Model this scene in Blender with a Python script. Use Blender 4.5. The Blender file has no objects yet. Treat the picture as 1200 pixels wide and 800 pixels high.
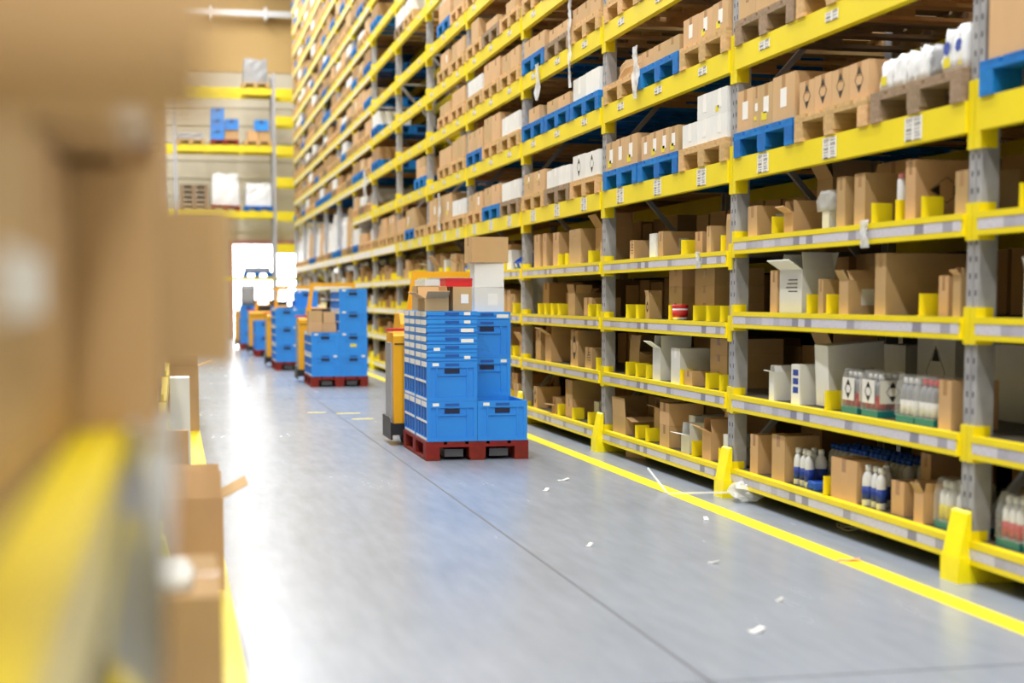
import bpy, math, random
from mathutils import Matrix, Vector
R = random.Random(11)
scene = bpy.context.scene
C = scene.collection
PI = math.pi

# ------------------------------------------------------------------ camera
CAMZ = 1.265
cd = bpy.data.cameras.new('camera')
cam = bpy.data.objects.new('camera', cd)
C.objects.link(cam)
cam.location = (0, 0, CAMZ)
cam.rotation_euler = (PI / 2 - 0.0835, 0, -0.2175)
cd.sensor_width = 36
cd.lens = 1783 / 1200 * 36
cd.shift_y = 98.6 / 1200
cd.clip_start = 0.05
cd.clip_end = 300
cd.dof.use_dof = True
cd.dof.focus_distance = 11.0
cd.dof.aperture_fstop = 1.35
scene.camera = cam

# ------------------------------------------------------------------ world, lights, exposure
w = bpy.data.worlds.new('daylight')
scene.world = w
w.use_nodes = True
bg = w.node_tree.nodes['Background']
bg.inputs[0].default_value = (0.93, 0.97, 1.0, 1)
bg.inputs[1].default_value = 9.0

def strip_lamp(x, y0, y1, z, power, width=0.5):
    d = bpy.data.lights.new('strip_lamp_light', 'AREA')
    d.shape = 'RECTANGLE'
    d.size = width
    d.size_y = y1 - y0
    d.energy = power
    d.color = (1.0, 0.985, 0.96)
    o = bpy.data.objects.new('strip_lamp_light', d)
    C.objects.link(o)
    o.location = (x, (y0 + y1) / 2, z)
    return o

LAMPS = [(-1.5, 3300), (-8.0, 500), (1.7, 3700)]  # far-left strip is added out of view to light the right rack
for lx, lp in LAMPS:
    strip_lamp(lx, -25, 47, 11.2, lp)  # unseen strips stretched on behind the camera to light camera-facing sides

scene.view_settings.view_transform = 'Standard'
scene.view_settings.look = 'None'
scene.view_settings.exposure = 0.42
scene.view_settings.gamma = 1.0
scene.view_settings.use_curve_mapping = False

# ------------------------------------------------------------------ materials
MATS = {}
def new_mat(name):
    m = bpy.data.materials.new(name)
    m.use_nodes = True
    MATS[name] = m
    nt = m.node_tree
    return m, nt, nt.nodes['Principled BSDF']

def lin(c):
    return tuple(((v / 255) / 12.92 if v / 255 <= 0.04045 else ((v / 255 + 0.055) / 1.055) ** 2.4) for v in c) + (1,)

def node(nt, typ, **kw):
    n = nt.nodes.new(typ)
    for k, v in kw.items():
        if hasattr(n, k):
            setattr(n, k, v)
    return n

def plain(name, col, rough=0.5, var=0.0, noise=0.0, nscale=6.0, metal=0.0, spec=0.5, bump=0.0, stretch=None):
    """colour with a per-object tint and a soft procedural mottling"""
    m, nt, b = new_mat(name)
    b.inputs['Roughness'].default_value = rough
    b.inputs['Metallic'].default_value = metal
    b.inputs['Specular IOR Level'].default_value = spec
    base = lin(col)
    L = nt.links
    last = None
    if var or noise:
        hsv = node(nt, 'ShaderNodeHueSaturation')
        hsv.inputs['Color'].default_value = base
        val = None
        if var:
            oi = node(nt, 'ShaderNodeObjectInfo')
            mr = node(nt, 'ShaderNodeMapRange')
            mr.inputs[3].default_value = 1 - var
            mr.inputs[4].default_value = 1 + var
            L.new(oi.outputs['Random'], mr.inputs[0])
            val = mr.outputs[0]
            mr2 = node(nt, 'ShaderNodeMapRange')
            mr2.inputs[3].default_value = 0.5 + var * 0.05
            mr2.inputs[4].default_value = 0.5 - var * 0.05
            L.new(oi.outputs['Random'], mr2.inputs[0])
            L.new(mr2.outputs[0], hsv.inputs['Hue'])
        if noise:
            tc = node(nt, 'ShaderNodeTexCoord')
            mp = node(nt, 'ShaderNodeMapping')
            if stretch:
                mp.inputs['Scale'].default_value = stretch
            L.new(tc.outputs['Object'], mp.inputs[0])
            nz = node(nt, 'ShaderNodeTexNoise')
            nz.inputs['Scale'].default_value = nscale
            nz.inputs['Detail'].default_value = 4
            L.new(mp.outputs[0], nz.inputs['Vector'])
            mr3 = node(nt, 'ShaderNodeMapRange')
            mr3.inputs[1].default_value = 0.3
            mr3.inputs[2].default_value = 0.7
            mr3.inputs[3].default_value = 1 - noise
            mr3.inputs[4].default_value = 1 + noise
            L.new(nz.outputs['Fac'], mr3.inputs[0])
            if val is None:
                val = mr3.outputs[0]
            else:
                mm = node(nt, 'ShaderNodeMath', operation='MULTIPLY')
                L.new(val, mm.inputs[0])
                L.new(mr3.outputs[0], mm.inputs[1])
                val = mm.outputs[0]
            if bump:
                bp = node(nt, 'ShaderNodeBump')
                bp.inputs['Strength'].default_value = bump
                bp.inputs['Distance'].default_value = 0.01
                L.new(nz.outputs['Fac'], bp.inputs['Height'])
                L.new(bp.outputs[0], b.inputs['Normal'])
        L.new(val, hsv.inputs['Value'])
        L.new(hsv.outputs[0], b.inputs['Base Color'])
    else:
        b.inputs['Base Color'].default_value = base
    return m

plain('card', (202, 166, 120), 0.75, var=0.13, noise=0.05, nscale=5, spec=0.25)
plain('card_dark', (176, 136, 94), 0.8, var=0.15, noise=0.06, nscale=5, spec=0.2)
plain('card_white', (226, 226, 222), 0.6, var=0.06, noise=0.03, nscale=5, spec=0.3)
plain('tape', (176, 136, 92), 0.25, spec=0.6)
plain('rack_yellow', (238, 216, 6), 0.38, noise=0.05, nscale=3)
plain('guard_yellow', (250, 232, 4), 0.4, noise=0.06, nscale=9)
plain('truck_yellow', (240, 172, 10), 0.4, noise=0.04, nscale=3)
plain('divider_yellow', (240, 218, 14), 0.45, var=0.06)
plain('steel', (168, 168, 172), 0.42, noise=0.07, nscale=8, metal=0.35)
plain('steel_dark', (92, 92, 98), 0.5, noise=0.1, nscale=5, metal=0.3)
plain('deck', (92, 86, 76), 0.6, noise=0.1, nscale=6)
plain('shade_panel', (40, 36, 33), 0.8, noise=0.15, nscale=3)  # near-black, stands in for the shade behind the shelves
plain('wood', (206, 168, 116), 0.75, var=0.15, noise=0.16, nscale=7, stretch=(1, 6, 6), spec=0.2)
plain('wood_old', (150, 128, 104), 0.8, var=0.12, noise=0.2, nscale=7, stretch=(1, 6, 6), spec=0.2)
plain('wood_blue', (20, 112, 190), 0.7, var=0.12, noise=0.2, nscale=9, spec=0.25)
plain('wood_red', (128, 40, 30), 0.7, var=0.1, noise=0.2, nscale=9, spec=0.25)
plain('crate_blue', (38, 138, 226), 0.42, var=0.05, noise=0.04, nscale=4)
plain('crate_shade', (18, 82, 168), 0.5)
plain('crate_slot', (12, 26, 60), 0.6)
plain('paper', (236, 234, 228), 0.6, noise=0.03)
plain('ink', (30, 26, 26), 0.6)
plain('ink_blue', (34, 64, 156), 0.5)
plain('ink_red', (190, 34, 40), 0.5)
plain('sticker_yellow', (226, 210, 30), 0.5)
plain('plastic_white', (232, 234, 236), 0.35, noise=0.03)
plain('plastic_grey', (150, 152, 156), 0.45, noise=0.05)
plain('plastic_black', (24, 24, 27), 0.45)
plain('plastic_blue', (24, 92, 210), 0.4)
plain('plastic_teal', (26, 128, 128), 0.4)
plain('plastic_red', (212, 32, 36), 0.4)
plain('plastic_pink', (232, 150, 140), 0.45)
plain('rubber', (22, 22, 22), 0.7)
plain('wall_panel', (214, 206, 186), 0.7, noise=0.04, nscale=1.5)
plain('wall_tan', (206, 172, 112), 0.75, noise=0.04, nscale=1.0)
plain('ceiling_white', (150, 148, 144), 0.8)
plain('concrete_out', (226, 226, 222), 0.8)
plain('floor_line', (246, 226, 40), 0.45, noise=0.07, nscale=3)
plain('joint_dark', (96, 98, 104), 0.8)
plain('strap', (186, 176, 150), 0.5)
plain('pink_post', (206, 150, 140), 0.6)

def floor_material():
    m, nt, b = new_mat('floor_concrete')
    L = nt.links
    tc = node(nt, 'ShaderNodeTexCoord')
    n1 = node(nt, 'ShaderNodeTexNoise')
    n1.inputs['Scale'].default_value = 0.55
    n1.inputs['Detail'].default_value = 5
    n2 = node(nt, 'ShaderNodeTexNoise')
    n2.inputs['Scale'].default_value = 6
    n2.inputs['Detail'].default_value = 6
    L.new(tc.outputs['Object'], n1.inputs['Vector'])
    mp = node(nt, 'ShaderNodeMapping')
    mp.inputs['Scale'].default_value = (2.2, 0.35, 1)
    L.new(tc.outputs['Object'], mp.inputs[0])
    L.new(mp.outputs[0], n2.inputs['Vector'])
    mix = node(nt, 'ShaderNodeMix', data_type='FLOAT')
    mix.inputs[0].default_value = 0.5
    L.new(n1.outputs['Fac'], mix.inputs[2])
    L.new(n2.outputs['Fac'], mix.inputs[3])
    cr = node(nt, 'ShaderNodeValToRGB')
    cr.color_ramp.elements[0].position = 0.2
    cr.color_ramp.elements[0].color = lin((130, 139, 154))
    cr.color_ramp.elements[1].position = 0.8
    cr.color_ramp.elements[1].color = lin((154, 162, 176))
    L.new(mix.outputs[0], cr.inputs[0])
    L.new(cr.outputs[0], b.inputs['Base Color'])
    mr = node(nt, 'ShaderNodeMapRange')
    mr.inputs[1].default_value = 0.2
    mr.inputs[2].default_value = 0.8
    mr.inputs[3].default_value = 0.2
    mr.inputs[4].default_value = 0.3
    L.new(mix.outputs[0], mr.inputs[0])
    L.new(mr.outputs[0], b.inputs['Roughness'])
    b.inputs['Specular IOR Level'].default_value = 0.6
floor_material()

def strip_material(name, white):
    """price strip: a row of paper labels with grey print in a channel"""
    m, nt, b = new_mat(name)
    L = nt.links
    tc = node(nt, 'ShaderNodeTexCoord')
    sp = node(nt, 'ShaderNodeSeparateXYZ')
    L.new(tc.outputs['Object'], sp.inputs[0])
    cells = node(nt, 'ShaderNodeMath', operation='MULTIPLY')
    cells.inputs[1].default_value = 11
    L.new(sp.outputs['Y'], cells.inputs[0])
    fl = node(nt, 'ShaderNodeMath', operation='FLOOR')
    L.new(cells.outputs[0], fl.inputs[0])
    wn = node(nt, 'ShaderNodeTexWhiteNoise', noise_dimensions='1D')
    L.new(fl.outputs[0], wn.inputs['W'])
    cr = node(nt, 'ShaderNodeValToRGB')
    e = cr.color_ramp.elements
    e[0].position = 0.0
    e[0].color = lin((136, 134, 150))
    e[1].position = 0.45
    e[1].color = lin(white)
    L.new(wn.outputs['Value'], cr.inputs[0])
    mp = node(nt, 'ShaderNodeMapping')
    mp.inputs['Scale'].default_value = (1, 90, 160)
    L.new(tc.outputs['Object'], mp.inputs[0])
    nz = node(nt, 'ShaderNodeTexNoise')
    nz.inputs['Scale'].default_value = 1
    nz.inputs['Detail'].default_value = 1
    L.new(mp.outputs[0], nz.inputs['Vector'])
    ink = node(nt, 'ShaderNodeMapRange')
    ink.inputs[1].default_value = 0.56
    ink.inputs[2].default_value = 0.66
    ink.inputs[3].default_value = 0
    ink.inputs[4].default_value = 0.45
    L.new(nz.outputs['Fac'], ink.inputs[0])
    mx = node(nt, 'ShaderNodeMix', data_type='RGBA')
    L.new(ink.outputs[0], mx.inputs[0])
    L.new(cr.outputs[0], mx.inputs[6])
    mx.inputs[7].default_value = lin((92, 90, 104))
    L.new(mx.outputs[2], b.inputs['Base Color'])
    b.inputs['Roughness'].default_value = 0.35
strip_material('price_strip', (206, 204, 214))

def barcode_material():
    m, nt, b = new_mat('barcode')
    L = nt.links
    tc = node(nt, 'ShaderNodeTexCoord')
    mp = node(nt, 'ShaderNodeMapping')
    mp.inputs['Scale'].default_value = (0, 3, 230)
    L.new(tc.outputs['Object'], mp.inputs[0])
    nz = node(nt, 'ShaderNodeTexNoise')
    nz.inputs['Scale'].default_value = 1
    nz.inputs['Detail'].default_value = 0
    L.new(mp.outputs[0], nz.inputs['Vector'])
    st = node(nt, 'ShaderNodeMath', operation='GREATER_THAN')
    st.inputs[1].default_value = 0.53
    L.new(nz.outputs['Fac'], st.inputs[0])
    sp = node(nt, 'ShaderNodeSeparateXYZ')
    L.new(tc.outputs['Object'], sp.inputs[0])
    ab = node(nt, 'ShaderNodeMath', operation='ABSOLUTE')
    L.new(sp.outputs['Y'], ab.inputs[0])
    g1 = node(nt, 'ShaderNodeMath', operation='GREATER_THAN')
    g1.inputs[1].default_value = 0.012
    L.new(ab.outputs[0], g1.inputs[0])
    g2 = node(nt, 'ShaderNodeMath', operation='LESS_THAN')
    g2.inputs[1].default_value = 0.07
    L.new(ab.outputs[0], g2.inputs[0])
    mu = node(nt, 'ShaderNodeMath', operation='MULTIPLY')
    L.new(g1.outputs[0], mu.inputs[0])
    L.new(g2.outputs[0], mu.inputs[1])
    mu2 = node(nt, 'ShaderNodeMath', operation='MULTIPLY')
    L.new(mu.outputs[0], mu2.inputs[0])
    L.new(st.outputs[0], mu2.inputs[1])
    mx = node(nt, 'ShaderNodeMix', data_type='RGBA')
    L.new(mu2.outputs[0], mx.inputs[0])
    mx.inputs[6].default_value = lin((232, 230, 224))
    mx.inputs[7].default_value = lin((70, 68, 74))
    L.new(mx.outputs[2], b.inputs['Base Color'])
    b.inputs['Roughness'].default_value = 0.45
barcode_material()

def post_material():
    m, nt, b = new_mat('post_steel')
    L = nt.links
    tc = node(nt, 'ShaderNodeTexCoord')
    sp = node(nt, 'ShaderNodeSeparateXYZ')
    L.new(tc.outputs['Object'], sp.inputs[0])
    def M(op, a, bb=None):
        n = node(nt, 'ShaderNodeMath', operation=op)
        for i, v in enumerate((a, bb)):
            if v is None:
                continue
            if isinstance(v, (int, float)):
                n.inputs[i].default_value = v
            else:
                L.new(v, n.inputs[i])
        return n.outputs[0]
    zf = M('LESS_THAN', M('FRACT', M('MULTIPLY', sp.outputs['Z'], 1 / 0.075)), 0.34)
    yy = M('LESS_THAN', M('ABSOLUTE', M('SUBTRACT', M('ABSOLUTE', sp.outputs['Y']), 0.026)), 0.007)
    xx = M('LESS_THAN', sp.outputs['X'], 0.006)
    k = M('MULTIPLY', M('MULTIPLY', zf, yy), xx)
    nz = node(nt, 'ShaderNodeTexNoise')
    nz.inputs['Scale'].default_value = 7
    L.new(tc.outputs['Object'], nz.inputs['Vector'])
    cr = node(nt, 'ShaderNodeValToRGB')
    cr.color_ramp.elements[0].position = 0.3
    cr.color_ramp.elements[0].color = lin((150, 150, 154))
    cr.color_ramp.elements[1].position = 0.7
    cr.color_ramp.elements[1].color = lin((182, 182, 185))
    L.new(nz.outputs['Fac'], cr.inputs[0])
    mx = node(nt, 'ShaderNodeMix', data_type='RGBA')
    L.new(k, mx.inputs[0])
    L.new(cr.outputs[0], mx.inputs[6])
    mx.inputs[7].default_value = lin((40, 40, 46))
    L.new(mx.outputs[2], b.inputs['Base Color'])
    b.inputs['Roughness'].default_value = 0.42
    b.inputs['Metallic'].default_value = 0.25
post_material()

def film_material(name, alpha, tint=(0.93, 0.95, 0.96, 1)):
    m, nt, b = new_mat(name)
    b.inputs['Base Color'].default_value = tint
    b.inputs['Roughness'].default_value = 0.18
    b.inputs['Alpha'].default_value = alpha
    tc = node(nt, 'ShaderNodeTexCoord')
    nz = node(nt, 'ShaderNodeTexNoise')
    nz.inputs['Scale'].default_value = 14
    nz.inputs['Detail'].default_value = 3
    bp = node(nt, 'ShaderNodeBump')
    bp.inputs['Strength'].default_value = 0.6
    bp.inputs['Distance'].default_value = 0.02
    nt.links.new(tc.outputs['Object'], nz.inputs['Vector'])
    nt.links.new(nz.outputs['Fac'], bp.inputs['Height'])
    nt.links.new(bp.outputs[0], b.inputs['Normal'])
film_material('film', 0.15)
film_material('film_white', 0.5)
film_material('film_bag', 0.42)

# ------------------------------------------------------------------ mesh helpers
class MB:
    def __init__(self):
        self.v, self.f, self.m = [], [], []
    def box(self, x0, x1, y0, y1, z0, z1, mat=0, M=None):
        b = len(self.v)
        pts = [(x0, y0, z0), (x1, y0, z0), (x1, y1, z0), (x0, y1, z0), (x0, y0, z1), (x1, y0, z1), (x1, y1, z1), (x0, y1, z1)]
        if M is not None:
            pts = [tuple(M @ Vector(p)) for p in pts]
        self.v += pts
        for q in ((0, 3, 2, 1), (4, 5, 6, 7), (0, 1, 5, 4), (1, 2, 6, 5), (2, 3, 7, 6), (3, 0, 4, 7)):
            self.f.append(tuple(b + i for i in q))
            self.m.append(mat)
        return self
    def prism(self, poly, a0, a1, axis='z', mat=0):
        """poly = 2D outline, extruded from a0 to a1 along axis"""
        n = len(poly)
        b = len(self.v)
        def P(u, t, a):
            return {'z': (u, t, a), 'y': (u, a, t), 'x': (a, u, t)}[axis]
        self.v += [P(u, t, a0) for u, t in poly] + [P(u, t, a1) for u, t in poly]
        self.f.append(tuple(b + i for i in range(n)))
        self.f.append(tuple(b + n + i for i in reversed(range(n))))
        for i in range(n):
            j = (i + 1) % n
            self.f.append((b + i, b + n + i, b + n + j, b + j))
        self.m += [mat] * (n + 2)
        return self
    def lathe(self, prof, n=12, mat=0, cx=0, cy=0, cz=0, sx=1, sy=1):
        b = len(self.v)
        for r, z in prof:
            for k in range(n):
                a = 2 * PI * k / n
                self.v.append((cx + sx * r * math.cos(a), cy + sy * r * math.sin(a), cz + z))
        for i in range(len(prof) - 1):
            for k in range(n):
                k2 = (k + 1) % n
                self.f.append((b + i * n + k, b + i * n + k2, b + (i + 1) * n + k2, b + (i + 1) * n + k))
                self.m.append(mat)
        self.f.append(tuple(b + k for k in reversed(range(n))))
        self.f.append(tuple(b + (len(prof) - 1) * n + k for k in range(n)))
        self.m += [mat] * 2
        return self
    def bar(self, p, q, r, mat=0, up=None):
        """square bar of half-width r between two points"""
        p, q = Vector(p), Vector(q)
        d = (q - p).normalized()
        u = Vector(up) if up else (Vector((0, 0, 1)) if abs(d.z) < 0.9 else Vector((1, 0, 0)))
        s = d.cross(u).normalized()
        t = s.cross(d).normalized()
        b = len(self.v)
        for e in (p, q):
            for i, j in ((-1, -1), (1, -1), (1, 1), (-1, 1)):
                self.v.append(tuple(e + s * r * i + t * r * j))
        for f in ((0, 3, 2, 1), (4, 5, 6, 7), (0, 1, 5, 4), (1, 2, 6, 5), (2, 3, 7, 6), (3, 0, 4, 7)):
            self.f.append(tuple(b + i for i in f))
            self.m.append(mat)
        return self
    def mesh(self, name, mats, smooth=False):
        me = bpy.data.meshes.new(name)
        me.from_pydata(self.v, [], self.f)
        for m in (mats if isinstance(mats, (list, tuple)) else [mats]):
            me.materials.append(MATS[m])
        if any(self.m):
            me.polygons.foreach_set('material_index', self.m)
        if smooth:
            me.polygons.foreach_set('use_smooth', [True] * len(self.f))
        me.update()
        return me

def link(name, me, parent=None, loc=(0, 0, 0), rot=(0, 0, 0)):
    o = bpy.data.objects.new(name, me)
    o.location = loc
    o.rotation_euler = rot
    if parent is not None:
        o.parent = parent
    C.objects.link(o)
    return o

def tag(o, label, cat, group=None, kind=None):
    o['label'] = label
    if cat:
        o['category'] = cat
    if group:
        o['group'] = group
    if kind:
        o['kind'] = kind
    return o

def struct(o, label=None):
    o['kind'] = 'structure'
    if label:
        o['label'] = label
    return o

CACHE = {}
def bmesh_box(dims, mat, name):
    """cached box mesh: centred in x and y, from z = 0 up"""
    k = (tuple(round(d, 3) for d in dims), mat)
    if k not in CACHE:
        x, y, z = dims
        CACHE[k] = MB().box(-x / 2, x / 2, -y / 2, y / 2, 0, z).mesh(name, mat)
    return CACHE[k]

def copy_tree(o, parent=None):
    c = o.copy()
    C.objects.link(c)
    c.parent = parent
    for ch in [q for q in o.children]:
        copy_tree(ch, c)
    return c

ORD = ['zeroth', 'first', 'second', 'third', 'fourth', 'fifth', 'sixth', 'seventh', 'eighth', 'ninth', 'tenth', 'eleventh', 'twelfth', 'thirteenth', 'fourteenth', 'fifteenth', 'sixteenth', 'seventeenth', 'eighteenth', 'nineteenth', 'twentieth']

# ------------------------------------------------------------------ the hall
XL, XR, YN, YF, ZC = -15.0, 8.2, -26.0, 49.0, 11.6
fl = link('floor', MB().box(XL, XR, YN, YF, -0.2, 0).mesh('floor', 'floor_concrete'))
struct(fl, 'polished grey concrete warehouse floor')
link('floor_line', MB().box(3.10, 3.22, -6.0, 44.5, 0.0, 0.0015).mesh('floor_line', 'floor_line'), fl)
link('floor_line', MB().box(0.095, 0.215, -6.0, 44.5, 0.0, 0.0015).mesh('floor_line', 'floor_line'), fl)
for x0_, x1_, y0_ in ((1.42, 1.62, 16.9), (1.72, 1.98, 16.7), (1.80, 2.02, 15.9)):
    link('floor_line', MB().box(x0_, x1_, y0_, y0_ + 0.07, 0.0, 0.0015).mesh('floor_line', 'floor_line'), fl)
def joint(p, q, wd=0.006):
    p, q = Vector(p), Vector(q)
    d = (q - p).normalized()
    s = Vector((-d.y, d.x)) * wd
    m = MB()
    m.prism([tuple(p - s), tuple(q - s), tuple(q + s), tuple(p + s)], 0.0, 0.0008)
    link('floor_joint', m.mesh('floor_joint', 'joint_dark'), fl)
JOINTS = [((1.71, 4.0), (1.71, 30.0)), ((0.3, 4.69), (3.05, 4.69)), ((0.3, 19.3), (3.05, 19.3))]
for p, q in JOINTS:
    joint(p, q)
struct(link('ceiling', MB().box(XL, XR, YN, YF, ZC, ZC + 0.2).mesh('ceiling', 'ceiling_white')), 'pale warehouse ceiling')
struct(link('wall_left', MB().box(XL - 0.2, XL, YN, YF, 0, ZC).mesh('wall', 'wall_panel')), 'pale panel wall')
struct(link('wall_right', MB().box(XR, XR + 0.2, YN, YF, 0, ZC).mesh('wall', 'wall_panel')), 'pale panel wall')
struct(link('wall_near', MB().box(XL, XR, YN - 0.2, YN, 0, ZC).mesh('wall', 'wall_panel')), 'pale panel wall')
# far wall with the dock door opening
DX0, DX1, DZ = 1.78, 3.8, 2.95
wf = link('wall_far', MB().box(XL, DX0, YF, YF + 0.25, 0, 8.3).box(DX1, XR, YF, YF + 0.25, 0, 8.3).box(DX0, DX1, YF, YF + 0.25, DZ, 8.3).mesh('wall', 'wall_panel'))
struct(wf, 'pale ribbed panel wall at the end of the aisle')
link('wall_band', MB().box(XL, XR, YF - 0.03, YF + 0.25, 8.3, ZC).mesh('wall_band', 'wall_tan'), wf)
for k in range(9):
    z = 3.35 + k * 0.55
    link('wall_rib', MB().box(-4, XR, YF - 0.03, YF, z, z + 0.07).mesh('wall_rib', 'wall_panel'), wf)
dr = link('door_1', MB().box(DX0 - 0.14, DX0, YF - 0.12, YF + 0.25, 0, DZ + 0.14).box(DX1, DX1 + 0.14, YF - 0.12, YF + 0.25, 0, DZ + 0.14).box(DX0, DX1, YF - 0.12, YF + 0.25, DZ, DZ + 0.14).mesh('door_frame', 'pink_post'))
struct(dr, 'open dock door with daylight outside')
struct(link('ground', MB().box(XL, XR + 10, YF + 0.25, YF + 40, -0.25, -0.05).mesh('ground', 'concrete_out')), 'bright concrete yard outside the dock door')
pipe = link('trim_1', MB().bar((XL, YF - 0.5, 10.02), (XR, YF - 0.5, 10.02), 0.09).mesh('pipe', 'plastic_white'))
struct(pipe, 'white pipe running high along the far wall')
for x in (-0.6, 1.2, 2.9):
    link('pipe_hanger', MB().box(x - 0.05, x + 0.05, YF - 0.62, YF - 0.02, 9.85, 10.2).mesh('pipe_hanger', 'plastic_white'), pipe)
for i, (lx, lp) in enumerate(LAMPS):
    h = link('ceiling_lamp', MB().box(lx - 0.35, lx + 0.35, -25, 47, 11.26, ZC).mesh('lamp_housing', 'plastic_white'))
    tag(h, ['long white ceiling strip lamp left of the aisle', 'added long white ceiling strip lamp, unseen, farthest to the left', 'long white ceiling strip lamp over the right rack front'][i], 'lamp', 'ceiling strip lamps')

# ------------------------------------------------------------------ pallet racks
X0, Y1, BAY = 3.458, 6.177, 2.981
PW, PD, RD = 0.11, 0.085, 1.12
NB = 13
LOW = {1: [.185, .655, 1.18, 1.64], 2: [.18, .66, 1.11, 1.565]}
TIER = [2.135, 2.82, 3.47, 4.06, 4.66, 5.27, 5.87, 6.47, 7.07, 7.7, 8.3, 8.9, 9.5]
RACKTOP = 10.3
def low(b, l):
    return LOW[1 if b <= 1 else 2][l - 1]
def post_y(i):
    return Y1 + BAY * i
def zview(y):
    return CAMZ + 0.197 * y
def has_tier(b, t):
    return not (b >= 9 and t == 1)

def post_mesh(h):
    # omega profile with a groove in the front face; x = 0 is the aisle face
    a, d = PW / 2, PD
    poly = [(0, -a), (0, -0.010), (0.010, -0.006), (0.010, 0.006), (0, 0.010), (0, a), (d, a), (d, a - 0.02), (0.03, a - 0.028), (0.03, -a + 0.028), (d, -a + 0.02), (d, -a)]
    return MB().prism([(x, y) for x, y in reversed(poly)], 0, h).mesh('post', 'post_steel')

rack = link('pallet_rack', None, None, (X0, Y1, 0))
tag(rack, 'tall yellow and grey pallet rack lining the right side of the aisle', 'rack')
pm = post_mesh(RACKTOP)
pm_back = post_mesh(RACKTOP)
brace_d = MB().bar((0, 0, 0), (RD - 2 * PD, 0, 1.05), 0.018).mesh('brace', 'steel')
brace_u = MB().bar((0, 0, 1.05), (RD - 2 * PD, 0, 0), 0.018).mesh('brace', 'steel')
brace_h = MB().bar((0, 0, 0), (RD - 2 * PD, 0, 0), 0.016).mesh('brace', 'steel')
guard_front = MB().prism([(-0.085, 0), (-0.078, 0.11), (-0.036, 0.31), (-0.022, 0.32), (-0.018, 0.32), (-0.018, 0)], -0.075, 0.075, 'y')
guard_front = guard_front.mesh('guard', 'guard_yellow')
guard_side = MB().box(-0.08, 0.19, -0.0045, 0.0045, 0, 0.115).mesh('guard_skirt', 'guard_yellow')
foot = MB().box(-0.01, PD + 0.02, -0.075, 0.075, 0, 0.008).mesh('foot_plate', 'steel_dark')
for i in range(-1, NB + 1):
    y = i * BAY
    link('post', pm, rack, (0, y, 0))
    link('post', pm_back, rack, (RD, y, 0), (0, 0, PI))
    g = link('post_guard', guard_front, rack, (0, y, 0))
    link('guard_skirt', guard_side, g, (0, -0.0805, 0))
    link('guard_skirt', guard_side, g, (0, 0.0805, 0))
    top = min(RACKTOP - 1.2, zview(post_y(i)) + 0.8)
    z = 0.25
    k = 0
    while z < top:
        link('brace', (brace_d, brace_u)[k % 2], rack, (PD, y, z))
        if k % 2 == 0:
            link('brace', brace_h, rack, (PD, y, z))
        z += 1.09
        k += 1

BL = BAY - PW
beam_low = MB().box(-0.022, 0.03, 0, BL, -0.10, 0).mesh('shelf_beam', 'rack_yellow')
lip_low = MB().box(-0.028, -0.022, 0, BL, -0.026, 0.002).box(-0.028, -0.022, 0, BL, -0.10, -0.078).mesh('beam_lip', 'rack_yellow')
strip_low = MB().box(-0.026, -0.022, 0.02, BL - 0.02, -0.075, -0.029).mesh('price_strip', 'price_strip')
strip_white = MB().box(-0.0265, -0.022, 0.02, BL - 0.02, -0.08, -0.022).mesh('price_strip', 'paper')
strip_hi = MB().box(-0.0275, -0.0245, 0.02, BL - 0.02, -0.125, -0.03).mesh('label_or_glint_strip', 'paper')
strip_glint = MB().box(-0.0265, -0.0245, 0.02, BL - 0.02, -0.136, -0.104).mesh('label_or_glint_strip', 'paper')  # white edge painted for door light glinting on the bottom flange
beam_hi = MB().box(-0.024, 0.026, 0, BL, -0.14, 0).mesh('pallet_beam', 'rack_yellow')
def connector(h, dz):
    near = MB().box(-0.012, -0.0005, -0.052, 0.0, dz, dz + h).mesh('beam_connector', 'rack_yellow')
    far = MB().box(-0.012, -0.0005, 0.0, 0.052, dz, dz + h).box(-0.012, 0.07, -0.006, -0.0005, dz, dz + h).mesh('beam_connector', 'rack_yellow')
    return near, far
con_low = connector(0.165, -0.12)
con_hi = connector(0.30, -0.215)
tag_big = MB().box(-0.0275, -0.0245, -0.085, 0.085, -0.055, 0.055).mesh('barcode_label', 'barcode')
tag_small = MB().box(-0.0275, -0.0245, -0.08, 0.08, -0.025, 0.025).mesh('barcode_label', 'barcode')
deck_low = MB().box(0.03, RD - 0.03, 0.0, BL, -0.022, -0.0005).mesh('shelf_deck', 'deck')
divider_me = MB().box(0.0, 0.115, -0.0015, 0.0015, 0, 0.105).box(0.0, 0.115, 0.0015, 0.03, 0, 0.002).mesh('divider', 'divider_yellow')
bolt = MB().box(-0.02, -0.012, -0.008, 0.008, -0.008, 0.008).mesh('bolt', 'steel')
DECKS = {}
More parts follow.
